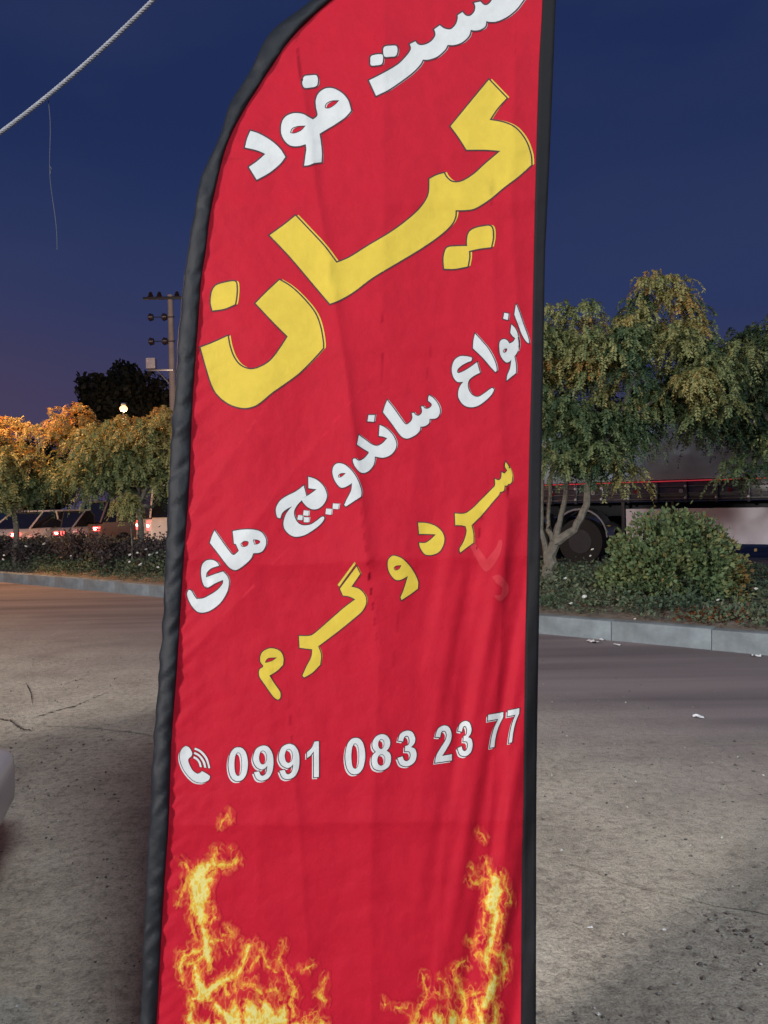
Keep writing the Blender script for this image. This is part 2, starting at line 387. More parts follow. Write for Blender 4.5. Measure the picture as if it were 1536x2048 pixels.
# right-hand locust tree, multi-stemmed
def tree_right():
    rng = np.random.default_rng(3); base = at(1098, 1195, 11.0); base.z = .2
    root = thing('locust_tree', 'large multi-stemmed locust tree with drooping green and yellowing fronds to the right of the banner', 'tree', base, 0, 'locust trees along the median')
    L = lambda px, py, Y: at(px, py, Y)-base
    b0 = Vector((0, 0, -.05)); f = L(1110, 1085, 11)
    limbs = [([b0, L(1098, 1140, 11), f], [.105, .085, .075]),
             ([f, L(1150, 1058, 10.9), L(1172, 1010, 10.8), L(1178, 940, 10.7), L(1240, 830, 10.7), L(1290, 700, 10.8)], [.07, .055, .05, .045, .035, .015]),
             ([f, L(1120, 1045, 11), L(1130, 990, 11), L(1137, 930, 11.1), L(1150, 800, 11.1), L(1180, 690, 11.1)], [.05, .038, .036, .032, .025, .012]),
             ([f, L(1095, 1060, 11.2), L(1098, 1010, 11.3), L(1104, 930, 11.4), L(1080, 800, 11.5)], [.05, .035, .03, .028, .012]),
             ([L(1098, 1140, 11), L(1083, 1060, 11.1), L(1084, 960, 11.2), L(1030, 800, 11.3)], [.05, .035, .03, .012]),
             ([L(1215, 870, 10.7), L(1310, 800, 10.7), L(1400, 740, 10.7)], [.03, .022, .01])]
    limb_tree(root, base, limbs)
    def B(px, py, Y, rx, rz): p = L(px, py, Y); return ((p.x, p.y, p.z), (rx, rx*.95, rz))
    blobs = [B(1190, 705, 11, .75, .55), B(1330, 640, 11, .62, .45), B(1290, 740, 10.8, 1.0, .6), B(1130, 800, 11, .7, .8),
             B(1420, 740, 10.9, .55, .55), B(1180, 880, 10.7, .65, .5), B(1380, 820, 10.8, .8, .35), B(1000, 760, 11, .9, .8), B(1150, 915, 10.5, .42, .42), B(1320, 590, 11, .3, .25), B(1210, 930, 10.9, .4, .38), B(1270, 850, 11, .5, .4), B(1120, 690, 11, .4, .35)]
    C = crown_centers(blobs, 165, rng)
    top = (C[:, 2]-C[:, 2].min())/(np.ptp(C[:, 2])); tint = np.clip(.22+.38*top+rng.normal(0, .19, len(C)), 0, .98)  # random leaf colour, plus orange lamp light on the tops put into the tint
    rad = np.stack([np.full(len(C), .2), np.full(len(C), .2), np.full(len(C), .14)], 1)*(.8+.5*rng.random((len(C), 1)))
    V, Fc, T = frond_cloud(C, rad, 40, 13, .36, .05, tint, rng)
    mesh_np('crown', V, Fc, M_leaf, root, attr={'tint': ('FACE', T)})
    return root
tree_right()
def tree_right2():
    rng = np.random.default_rng(5); base = at(1610, 1180, 12.5); base.z = .2
    root = thing('locust_tree', 'dark shaded locust tree at the right edge, behind the round shrub', 'tree', base, 0, 'locust trees along the median')
    L = lambda px, py, Y: at(px, py, Y)-base
    limb_tree(root, base, [([Vector((0, 0, -.05)), L(1600, 1050, 12.5), L(1560, 900, 12.5), L(1500, 760, 12.5)], [.1, .08, .06, .02]),
                           ([L(1600, 1050, 12.5), L(1660, 850, 12.6), L(1700, 700, 12.6)], [.07, .05, .02])])
    def B(px, py, Y, rx, rz): p = L(px, py, Y); return ((p.x, p.y, p.z), (rx, rx*.9, rz))
    blobs = [B(1530, 760, 12.6, .95, .75), B(1500, 850, 12.4, .8, .5), B(1600, 720, 12.8, 1.1, .8), B(1650, 860, 12.5, 1.0, .7), B(1430, 860, 12.7, .5, .35), B(1500, 930, 11.9, .35, .35)]
    C = crown_centers(blobs, 120, rng)
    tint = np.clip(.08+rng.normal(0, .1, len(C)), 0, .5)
    rad = np.full((len(C), 3), .22)
    V, Fc, T = frond_cloud(C, rad, 22, 12, .38, .055, tint, rng)
    mesh_np('crown', V, Fc, M_leaf, root, attr={'tint': ('FACE', T)})
tree_right2()
def tree_left(bpx, Y, blobspx, label, seed, orange=.6, n=90, trunk=True):
    rng = np.random.default_rng(seed); base = at(bpx, 1110, Y); base.z = .2
    root = thing('locust_tree', label, 'tree', base, 0, 'locust trees along the median')
    L = lambda px, py, Yy: at(px, py, Yy)-base
    c = blobspx[0]
    limb_tree(root, base, [([Vector((0, 0, -.05)), L(bpx+2, 1070, Y), L(bpx-2, 1010, Y), L(c[0], c[1], Y)], [.085, .065, .05, .015])] +
              [([L(bpx-2, 1010, Y), L((bpx+b[0])/2, b[1]+40, Y), L(b[0], b[1], Y)], [.045, .035, .012]) for b in blobspx[1:]])
    bl = []
    for (px, py, rx, rz) in blobspx:
        p = L(px, py, Y); bl.append(((p.x, p.y, p.z), (rx*Y/F, rx*Y/F*.9, rz*Y/F)))
    C = crown_centers(bl, n, rng)
    top = (C[:, 2]-C[:, 2].min())/np.ptp(C[:, 2]); tint = np.clip(.34+orange*top*.8+rng.normal(0, .13, len(C)), 0, 1)  # tint warms towards the top: sodium light painted into the leaf colour
    V, Fc, T = frond_cloud(C, np.full((len(C), 3), .24), 22, 10, .42, .07, tint, rng)
    mesh_np('crown', V, Fc, M_leaf, root, attr={'tint': ('FACE', T)})
tree_left(280, 16.5, [(235, 900, 95, 48), (270, 865, 60, 25), (190, 940, 75, 40), (300, 940, 60, 60), (340, 890, 60, 60), (215, 980, 60, 30), (170, 945, 50, 45), (330, 975, 30, 22)], 'locust tree with yellow-green fronds just left of the banner, thin trunk by the beige car', 21, .5, 100)
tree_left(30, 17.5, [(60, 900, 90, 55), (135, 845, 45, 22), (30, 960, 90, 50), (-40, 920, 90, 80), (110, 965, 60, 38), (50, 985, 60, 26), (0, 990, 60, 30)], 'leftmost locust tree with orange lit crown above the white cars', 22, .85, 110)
def sprout():
    rng = np.random.default_rng(31); base = at(262, 1105, 15.2); base.z = .2
    root = thing('young_tree', 'small bright green sapling with drooping leaves in front of the beige car', 'tree', base)
    c = at(258, 1012, 15.2)-base; limb_tree(root, base, [([Vector((0, 0, -.04)), Vector((.03, 0, .5)), Vector(c)], [.02, .016, .008])])
    C = np.array([c+Vector((random.uniform(-.16, .16), random.uniform(-.15, .15), random.uniform(-.12, .12))) for _ in range(9)])
    V, Fc, T = frond_cloud(C, np.full((9, 3), .1), 20, 9, .3, .055, np.full(9, .55), rng)
    mesh_np('crown', V, Fc, M_leaf, root, attr={'tint': ('FACE', T)})
sprout()
# far dark trees
def far_tree(px, top, wpx, Y, label, seed):
    rng = np.random.default_rng(seed); base = at(px, 1040, Y); base.z = 0
    root = thing('far_tree', label, 'tree', base, 0, 'dark trees far behind the road')
    h = (1004-top)/F*Y+CAMZ; w = wpx/F*Y/2
    b = MB(); b.tube([(0, 0, -.1), (0.1, 0, h*.3), (0, 0, h*.7)], [.3, .24, .1], 8); b.build('trunk', M_bark, root)
    n = 14000; k = 46; cc = rng.normal(size=(k, 3)); cc /= np.linalg.norm(cc, axis=1, keepdims=True); cc *= np.array([w*.8, w*.6, h*.30])*(.55+.45*rng.random((k, 1)))
    cc[:, 2] += h*.62
    idx = rng.integers(0, k, n); v = rng.normal(size=(n, 3)); v /= np.linalg.norm(v, axis=1, keepdims=True)
    P = cc[idx]+v*w*.3*(rng.random((n, 1))**.4)
    V = leaf_quads(P, rng.normal(size=(n, 3)), rng.normal(size=(n, 3)), np.full(n, .42), np.full(n, .26))
    mesh_np('crown', V, np.arange(4*n).reshape(-1, 4), M_dark, root, attr={'tint': ('FACE', rng.random(n))})
far_tree(255, 700, 230, 48, 'big dark tree towering behind the far lit street lamp', 41)
far_tree(345, 760, 170, 52, 'dark tree behind the utility pole, mostly hidden by the banner', 42)
far_tree(60, 880, 260, 60, 'low dark tree behind the leftmost orange-lit crown', 43)
far_tree(-120, 850, 260, 60, 'low dark tree beyond the left edge of the view', 44)
far_tree(1180, 800, 260, 60, 'dark tree behind the trunk of the large right locust', 45)
far_tree(1420, 780, 320, 66, 'dark tree behind the covered truck', 46)
far_tree(1680, 760, 320, 66, 'dark tree beyond the right edge behind the truck', 47)

# round shrub
def round_shrub():
    rng = np.random.default_rng(9); c = at(1342, 1128, 9.7); base = Vector((c.x, c.y, .2))
    root = thing('round_shrub', 'dome-shaped clipped shrub with green and rusty leaves in front of the truck', 'shrub', base)
    b = MB()
    for i in range(12):
        a = 2*PI*i/12; b.tube([(random.uniform(-.05, .05), random.uniform(-.05, .05), -.04), (.3*math.cos(a), .3*math.sin(a), .35), (.6*math.cos(a), .6*math.sin(a), .65+.2*random.random())], [.018, .013, .006], 6)
    b.build('stems', M_bark, root)
    n = 21000; v = rng.normal(size=(n, 3)); v /= np.linalg.norm(v, axis=1, keepdims=True); v[:, 2] = np.abs(v[:, 2])*1.0-.25*(rng.random(n) < .4)
    a = np.arctan2(v[:, 1], v[:, 0]); lump = 1+.16*perlin(a*2.2+5, v[:, 2]*4)+.16*perlin(a*6, v[:, 2]*8)
    rr = lump*(1.04-.42*rng.random(n)**1.8)
    hole = perlin(v[:, 0]*3.5+a, v[:, 2]*3.5+20); kk = hole > -.18+.2*rng.random(n); v = v[kk]; rr = rr[kk]; n = len(v)
    sp = rng.random(n) < .035; rr = rr*(1+sp*.22*rng.random(n)); P = v*rr[:, None]*np.array([.82, .80, .88]); P[:, 2] = P[:, 2]*1.0+.17
    P[:, 2] = np.maximum(P[:, 2], .0)
    D = v+rng.normal(0, .6, v.shape); D[:, 2] += .1
    V = leaf_quads(P, D, v+rng.normal(0, .9, v.shape), .058*(.5+.9*rng.random(n)), .042*(.6+.7*rng.random(n)))
    T = .52+.25*perlin(P[:, 0]*2.2+9, P[:, 2]*2.5+3)+rng.normal(0, .15, n)+.55*np.clip(P[:, 0]-.3, 0, 1)
    mesh_np('foliage', V, np.arange(4*n).reshape(-1, 4), M_bush, root, attr={'tint': ('FACE', np.clip(T, 0, 1))})
round_shrub()
# low rose planting
def planting():
    rng = np.random.default_rng(13); Vs = []; Ts = []
    n = 230000
    s = rng.uniform(-24, 6, n)
    # favour near stretch
    q = .3+(MEDW-.6)*rng.random(n)**1.1
    hgt = np.clip(.26+.34*fbm(s*.9, q*1.2+40, 3)+np.clip(-5-s, 0, 4)*.03, .03, .85)*np.clip((q-.25)/.9, .05, 1)
    near = np.clip((fbm(s*2.1, q*2.4, 3)+.32)*2.6, 0.03, 1); keep = rng.random(n) < near*np.clip((q-.2)/.7, .08, 1)
    s = s[keep]; q = q[keep]; hgt = hgt[keep]; m = len(s)
    z = .2+hgt*rng.random(m)**.7
    P = np.array(kB)[None, :]+np.array(u)[None, :]*s[:, None]+np.array(nrm)[None, :]*q[:, None]; P[:, 2] = z
    D = rng.normal(size=(m, 3)); D[:, 2] = np.abs(D[:, 2])*.6
    V = leaf_quads(P, D, rng.normal(size=(m, 3))+np.array([0, 0, 1.2]), .05*(.6+.8*rng.random(m)), .03*(.7+.6*rng.random(m)))
    T = np.clip(.4+.35*fbm(s*1.3+7, q*1.1)+rng.normal(0, .18, m), 0, 1)
    tag(mesh_np('rose_bed', V, np.arange(4*m).reshape(-1, 4), M_low, attr={'tint': ('FACE', T)}), 'low leafy rose planting covering the median soil behind the kerb', 'plants', kind='stuff')
    b = MB()
    for i in range(420):
        s0 = random.uniform(-24, 5); q0 = random.uniform(.5, MEDW-.4); p = RP(s0, q0, .17); h = random.uniform(.15, .38)
        t = p+Vector((random.uniform(-.12, .12), random.uniform(-.12, .12), h)); b.cyl(p, t, .005, .002, 4, False)
    tag(b.build('rose_stems', M_bark), 'thin woody stems of the rose planting on the median', 'plants', kind='stuff')
    # blooms
    def bloom(px, py, Y, r, lab):
        c = at(px, py, Y); b = MB(); b.ball((0, 0, 0), r*.5, (1, 1, .8), 8)
        for k in range(9):
            a = 2*PI*k/9*1.0; e = .25+.5*(k % 2)
            b.ball((math.cos(a)*r*.5, math.sin(a)*r*.5, e*r*.35), r*.42, (1, 1, .45), 6)
        o = b.build('rose_bloom', M_petal); o.location = c; o.rotation_euler = (random.uniform(-.9, -.2), random.uniform(-.5, .5), random.random())
        tag(o, lab, 'flower', 'white rose blooms on the median')
    fl = [(1169, 1194, 8.95, .035, 'largest white rose bloom low on the median right of the banner'), (1142, 1207, 8.8, .025, 'white rose bloom just below and left of the largest one'),
          (1131, 1157, 9.8, .028, 'white rose bloom near the foot of the right locust tree'), (1185, 1099, 10.6, .025, 'upper white rose bloom between trunk and round shrub'),
          (1181, 1112, 10.5, .02, 'small bloom just under the upper bloom beside the round shrub'), (1512, 1178, 8.6, .026, 'white rose bloom at far right past the round shrub'),
          (1436, 1200, 8.4, .022, 'pinkish white bloom at the right foot of the round shrub'), (1270, 1238, 8.2, .018, 'small pale bloom at the kerb below the shrub'),
          (281, 1129, 13.8, .045, 'largest white rose bloom left of the banner'), (260, 1110, 14.5, .035, 'white bloom beside the thin sapling stem'),
          (275, 1106, 14.6, .03, 'white bloom right of the sapling stem'), (292, 1099, 14.8, .035, 'high white bloom in front of the white van'),
          (299, 1110, 14.6, .03, 'lower bloom of the close pair near the banner edge'), (305, 1108, 14.7, .03, 'upper bloom of the close pair near the banner edge'),
          (314, 1106, 14.5, .03, 'bloom nearest the banner edge in front of the van'), (259, 1124, 14.0, .03, 'bloom left of and above the largest left bloom'),
          (316, 1135, 13.5, .03, 'low bloom near the banner edge above the kerb'), (88, 1088, 16.5, .045, 'bloom in front of the silver car left'),
          (52, 1093, 16.5, .04, 'bloom in front of the white car at far left'), (142, 1112, 15.2, .025, 'small bloom low on the median below the beige car'), (6, 1119, 15.6, .03, 'bloom at the left picture edge on the median'),
          (8, 1111, 16.2, .03, 'upper bloom at the left picture edge on the median')]
    for f in fl: bloom(*f)
    # reddish dry patch at right
    b = MB()
    n = 1100; c = at(1430, 1250, 8.25); Pp = np.array([c.x, c.y, .2])+rng.normal(size=(n, 3))*np.array([.22, .16, .035]); Pp[:, 2] = np.maximum(Pp[:, 2], .185)
    V = leaf_quads(Pp, rng.normal(size=(n, 3)), rng.normal(size=(n, 3))+np.array([0, 0, 2]), np.full(n, .04), np.full(n, .022))
    tag(mesh_np('dry_leaves', V, np.arange(4*n).reshape(-1, 4), M_rust, attr={'tint': ('FACE', rng.random(n))}), 'patch of rust coloured dry leaves at the kerb under the round shrub', 'leaves', kind='stuff')
M_rust = leaf_mat('rust_leaves', [(0, (.12, .035, .012)), (1, (.30, .10, .03))])
planting()

M_twig = leaf_mat('purple_leaves', [(0, (.04, .03, .035)), (.6, (.10, .075, .075)), (1, (.17, .13, .10))])
def loose_shrub(px, pyt, Y, w, label, seed):
    rng = np.random.default_rng(seed); base = at(px, 1110, Y); base.z = .2; h = at(px, pyt, Y).z-.2
    root = thing('loose_shrub', label, 'shrub', base, 0, 'open twiggy shrubs on the median')
    b = MB(); tips = []
    for i in range(26):
        a = rng.random()*2*PI; r = w*(.2+.8*rng.random()); t = Vector((math.cos(a)*r, math.sin(a)*r, h*(.55+.45*rng.random()))); tips.append(t)
        b.tube([(t.x*.08, t.y*.08, -.05), (t.x*.5, t.y*.5, t.z*.6), t], [.014, .01, .005], 5)
    b.build('stems', M_bark, root)
    n = 2600; T = np.array([tuple(t) for t in tips]); k = rng.integers(0, len(T), n); f = .3+.7*rng.random((n, 1))**.6
    P = T[k]*f+rng.normal(0, .09, (n, 3)); P[:, 2] = np.abs(P[:, 2])
    V = leaf_quads(P, rng.normal(size=(n, 3)), rng.normal(size=(n, 3)), np.full(n, .075)*(.7+.6*rng.random(n)), np.full(n, .045))
    mesh_np('foliage', V, np.arange(4*n).reshape(-1, 4), M_twig, root, attr={'tint': ('FACE', rng.random(n))})
for a in [(160, 1066, 16.5, .55, 'dusky open shrub in front of the beige car tailgate'), (232, 1078, 15.6, .5, 'dusky open shrub left of the thin sapling stem'),
          (318, 1078, 15.2, .5, 'dusky open shrub in front of the white van'), (75, 1080, 17.2, .6, 'dusky open shrub in front of the silver sedan'), (8, 1076, 18, .5, 'dusky open shrub at the left picture edge before the white car')]:
    loose_shrub(*a, seed=int(a[0])+100)

# ------------------------------------------------------------------ VEHICLES
def paint(name, c, rough=.3): return simple(name, c, rough, .04, 2, coat=.5)
M_glass = simple('dark_glass', (.015, .017, .02), .08, .1, spec=.8)
M_tyre = simple('tyre_rubber', (.018, .018, .018), .85, .3, 30, .4, 80)
M_rim = simple('wheel_rim', (.4, .4, .42), .35, .1, metal=.8)
M_tail = simple('tail_light_lit', (.5, .01, .01), .3, 0, emit=((1, .07, .06), 5))
M_tailoff = simple('tail_light_off', (.12, .008, .008), .2, 0)
M_brake = simple('brake_light_core', (.9, .5, .45), .3, 0, emit=((1, .55, .45), 14))
M_plast = simple('black_plastic', (.02, .02, .022), .6)
M_plate = simple('number_plate', (.6, .6, .58), .5)
M_white_p = paint('white_paint', (.70, .70, .72)); M_silver = paint('silver_paint', (.34, .36, .40)); M_beige = paint('beige_paint', (.22, .17, .16)); M_pink = paint('pale_warm_paint', (.62, .52, .50), .35)
def car(name, label, loc, yaw, m, style='sedan', lit=True, L=4.3, W=1.72, H=1.45, group=None):
    root = thing(name, label, {'sedan': 'car', 'suv': 'car', 'van': 'van'}[style], loc, yaw, group)
    h = H; belt = h*(.62 if style == 'sedan' else .60 if style == 'suv' else .55)
    # +x = front
    if style == 'sedan': prof = [(-.5, .62), (-.485, .80), (-.40, .985), (-.30, 1.0), (.10, 1.0), (.22, .97), (.42, .86), (.485, .72), (.5, .50)]
    elif style == 'suv': prof = [(-.5, .55), (-.49, .85), (-.46, .99), (-.3, 1.0), (.10, 1.0), (.24, .98), (.42, .9), (.485, .8), (.5, .5)]
    else: prof = [(-.5, .6), (-.495, .9), (-.48, 1.0), (-.2, 1.0), (.2, 1.0), (.32, .96), (.46, .8), (.49, .7), (.5, .5)]
    rings = []
    for i, (fx, fz) in enumerate(prof):
        x = fx*L; zt = belt*fz; w = W/2*(1 if .05 < (i/(len(prof)-1)) < .95 else .86); 
        if i in (1, len(prof)-2): w *= .97
        z0 = .24 if 0 < i < len(prof)-1 else .34
        rings.append([(x, -w*.93, z0), (x, -w, z0+.14), (x, -w*1.0, z0+(zt-z0)*.62), (x, -w*.965, zt-.03), (x, -w*.9, zt), (x, w*.9, zt), (x, w*.965, zt-.03), (x, w, z0+(zt-z0)*.62), (x, w, z0+.14), (x, w*.93, z0)])
    MB().loft(rings).build('body', m, root, ang=50)
    if style == 'sedan': cab = [(-.37, -.24), (-.29, -.19), (.20, .05)]; g = [(-.39, 0), (-.22, 1), (.04, 1), (.21, 0)]
    elif style == 'suv': g = [(-.485, 0), (-.40, 1), (.06, 1), (.22, 0)]
    else: g = [(-.492, 0), (-.47, 1), (.22, 1), (.36, 0)]
    rings = []
    for fx, k in g:
        x = fx*L; w = W/2*(.90 if k == 0 else .74 if style != 'van' else .86); zt = h-.03 if k else belt-.005
        zb = belt-.03
        rings.append([(x, -w, zt), (x, w, zt)])
    # glasshouse as one closed block (glass), roof and pillars over it
    P = lambda i, s, o=0: Vector((rings[i][s][0], rings[i][s][1], rings[i][s][2]))
    b = MB(); vs = [[b.bm.verts.new(p) for p in r] for r in rings]
    for a, c in zip(vs, vs[1:]): b.bm.faces.new((a[0], a[1], c[1], c[0]))
    for s in (0, 1): b.bm.faces.new([v[s] for v in vs])
    b.build('window', M_glass, root, smooth=False)
    b = MB(); xr = rings[1][0][0]; xf = rings[2][0][0]; wr = rings[1][1][1]
    b.box(((xr+xf)/2, 0, h-.01), (xf-xr+.1, wr*2+.03, .06), bev=.025); b.build('roof', m, root)
    for s in (-1, 1):
        k = 0 if s < 0 else 1
        for i, j in ((0, 1), (3, 2)):
            MB().tube([P(i, k)+Vector((0, s*.005, 0)), P(j, k)+Vector((0, s*.005, .01))], [.03, .025], 6).build('pillar', m, root)
        xm = (xr+xf)/2; MB().tube([(xm, s*W/2*.905, belt-.01), (xm, s*(wr+.01), h-.02)], [.03, .03], 6).build('pillar', m, root)
        if style == 'suv': MB().tube([(xr+.25, s*W/2*.905, belt-.01), (xr+.35, s*(wr+.01), h-.02)], [.03, .03], 6).build('pillar', m, root)
        MB().box((.17*L, s*(W/2+.06), belt+.05), (.1, .18, .12), bev=.03).build('mirror', m, root)
        for xx in (-.12*L, .08*L): MB().box((xx, s*(W/2+.005), belt-.12), (.15, .03, .03), bev=.01).build('door_handle', M_plast, root)
        tz = belt*.80
        tl = MB().box((-.487*L, s*W*.36, tz), (.12, W*.2, .13 if style != 'van' else .3), bev=.025).build('tail_light', M_tail if lit else M_tailoff, root)
        if lit: MB().box((-.487*L-.062, s*W*.36, tz), (.01, W*.13, .07), bev=.003).build('bulb', M_brake, tl)
        MB().box((.482*L, s*W*.36, belt*.68), (.14, W*.2, .14), bev=.03).build('headlight', M_rim, root)
        for xx in (-.31*L, .31*L):
            r = .31; MB().cyl((xx, s*(W/2-.14), r+.02), (xx, s*(W/2+.012), r+.02), r+.04, n=24).build('wheel_arch', M_plast, root)
            wh = MB().cyl((xx, s*(W/2-.2), r), (xx, s*(W/2+.02), r), r, n=28).build('wheel', M_tyre, root)
            rb = MB(); rb.cyl((xx, s*(W/2+.0), r), (xx, s*(W/2+.03), r), r*.62, n=24)
            for q in range(5):
                a = 2*PI*q/5; rb.box((xx+math.cos(a)*.1, s*(W/2+.033), r+math.sin(a)*.1), (.18, .012, .04), (0, -a, 0))
            rb.build('rim', M_rim, wh)
    MB().box((-.5*L, 0, .42), (.20, W*.96, .26), bev=.09).build('bumper', m, root)
    MB().box((.5*L, 0, .40), (.16, W*.94, .24), bev=.06).build('bumper', m, root)
    MB().box((-.505*L-.06, 0, .60), (.02, .5, .11), bev=.004).build('number_plate', M_plate, root)
    return root
def place_rear(px, Y, yaw, L, W, side=-1):    # centre so that the rear right corner sits at pixel px, depth Y
    p = at(px, 1060, Y); d = Vector((math.cos(yaw), math.sin(yaw), 0)); r = Vector((math.sin(yaw), -math.cos(yaw), 0))
    c = Vector((p.x, p.y, 0))+d*L/2-r*W/2; return (c.x, c.y, 0)
car('parked_car', 'silver sedan with lit red tail light behind the leftmost locust tree', place_rear(127, 24.5, R(68), 4.3, 1.72), R(68), M_silver, 'sedan', group='cars on the far side of the median')
car('parked_car', 'beige estate car with roof and side windows showing behind the sapling', place_rear(200, 25, R(52), 4.5, 1.8), R(52), M_beige, 'suv', L=4.5, W=1.8, H=1.72, group='cars on the far side of the median')
car('parked_car', 'white car cut by the left picture edge under the orange-lit tree', place_rear(40, 24, R(70), 4.3, 1.72), R(70), M_white_p, 'sedan', group='cars on the far side of the median')
car('white_van', 'bright white van half hidden by the left edge of the banner', place_rear(300, 22.5, R(30), 5.0, 1.95), R(30), paint('van_white_paint', (.82, .82, .84)), 'van', L=5.0, W=1.95, H=2.15)
# near car at the lower left corner: its rear corner just enters the frame
p = at(10, 1560, 2.95)
ny = R(196); nL, nW = 4.2, 1.7
d = Vector((math.cos(ny), math.sin(ny), 0)); rgt = Vector((math.sin(ny), -math.cos(ny), 0))
cc = Vector((p.x-.075, p.y, 0))+d*(nL/2+.02)-rgt*nW*.36
near = car('parked_car', 'pale car whose rounded bumper corner enters at the lower left edge', (cc.x, cc.y, 0), ny, M_pink, 'sedan', False, nL, nW, 1.42)

# truck
def truck():
    P0 = at(1500, 1086, 15.2); yaw = YAW
    root = thing('covered_truck', 'long dark truck with grey tarpaulin and white side panels behind the round shrub', 'truck', (P0.x, P0.y, 0), yaw)
    # local x: +x towards right/near, side facing us at y=0, body goes to +y (away)
    Mt = simple('grey_tarpaulin', (.24, .33, .40), .5, .25, 1.2, .5, 6)
    Md = simple('truck_dark_paint', (.05, .042, .05), .25, .3, 6, coat=.8); Mr = simple('truck_red_strip', (.55, .02, .03), .3, .1, emit=((1, .08, .12), .32))
    Mrl = simple('rail_gloss', (.10, .085, .09), .2, .4, 3, coat=.8)
    Mp = simple('side_panel_white', (.62, .58, .62), .55, .08, 2)
    x0, x1 = -5.6, 3.2
    rings = []
    for i in range(24):
        x = x0+(x1-x0)*i/23; r = []
        for k in range(13):
            a = PI*k/12; sag = .06*math.sin(i*1.9+k*.7)+.04*math.sin(i*.8)
            r.append((x, 1.2-1.2*math.copysign(abs(math.cos(a))**.45, math.cos(a)), 1.84+(1.25+sag)*math.sin(a)**.6))
        rings.append(r)
    MB().loft(rings).build('tarpaulin', Mt, root, ang=60)
    MB().box(((x0+x1)/2, 1.2, 1.6), (x1-x0, 2.36, .42), bev=.01).build('bed', Md, root)
    for z, t in ((1.44, .03), (1.56, .03), (1.70, .03)): MB().box(((x0+x1)/2, -.005, z), (x1-x0, .05, t), bev=.008).build('side_rail', Mrl, root)
    MB().box(((x0+x1)/2, -.02, 1.81), (x1-x0, .05, .02), bev=.005).build('light_strip', Mr, root)
    for i in range(15):
        x = x0+.2+i*.6; MB().box((x, -.03, 1.58), (.06, .05, .44), bev=.008).build('stake', Md, root)
        for z in (1.46, 1.70): MB().ball((x, -.06, z), .03).build('bolt', M_metalw, root)
    for i in range(9):
        for z in (1.60,): MB().cyl((x0+.5+i*.95, -.02, z), (x0+.5+i*.95, -.035, z), .045, n=14).build('reflector', M_tailoff if i % 2 else M_steel, root)
    MB().box((-1.4, 1.2, 1.22), (8.2, 1.0, .3), bev=.02).build('chassis', M_plast, root)
    # white side guards
    MB().box((-.42, .03, .88), (2.05, .05, .72), bev=.006).build('side_panel', Mp, root)
    MB().box((-2.0, .03, .88), (.95, .05, .72), bev=.006).build('side_panel', Mp, root)
    for x in (-2.55, -1.49, .65): MB().box((x, .06, 1.1), (.07, .06, .75), bev=.006).build('bracket', M_plast, root)
    for x in (-3.55, -4.85, 2.0):
        for y in (.18, 2.2):
            w = MB().cyl((x, y-.14, .52), (x, y+.14, .52), .52, n=32).build('wheel', M_tyre, root)
            MB().cyl((x, y-.15, .52), (x, y-.12, .52), .27, .3, n=24).build('rim', M_iron, w)
        rings = []
        for k in range(15):
            a = PI*k/14; rr = .62; rings.append([(x+math.cos(a)*rr, .02, .62+math.sin(a)*rr*.98), (x+math.cos(a)*(rr+.03), .02, .62+math.sin(a)*(rr+.03)), (x+math.cos(a)*(rr+.03), .45, .62+math.sin(a)*(rr+.03)), (x+math.cos(a)*rr, .45, .62+math.sin(a)*rr)])
        MB().loft(rings).build('mudguard', M_rim if x == -3.55 else M_plast, root)
    # cab, further along, hidden behind the banner
    rings = []
    for x, w, zt in ((-6.0, 1.15, 2.9), (-6.3, 1.2, 3.0), (-7.6, 1.2, 2.9), (-7.95, 1.12, 1.9), (-8.0, 1.1, .6)):
        rings.append([(x, 1.2-w, .55), (x, 1.2-w, zt-.2), (x, 1.2-w+.15, zt), (x, 1.2+w-.15, zt), (x, 1.2+w, zt-.2), (x, 1.2+w, .55)])
    MB().loft(rings).build('cab', paint('truck_cab_paint', (.35, .10, .05)), root)
    MB().box((-7.1, -.01, 2.2), (.8, .04, .6), bev=.02).build('window', M_glass, root)
    for y in (.18, 2.2):
        w = MB().cyl((-7.1, y-.14, .52), (-7.1, y+.14, .52), .52, n=32).build('wheel', M_tyre, root)
        MB().cyl((-7.1, y-.16, .52), (-7.1, y-.12, .52), .27, .3, n=24).build('rim', M_rim, w)
truck()

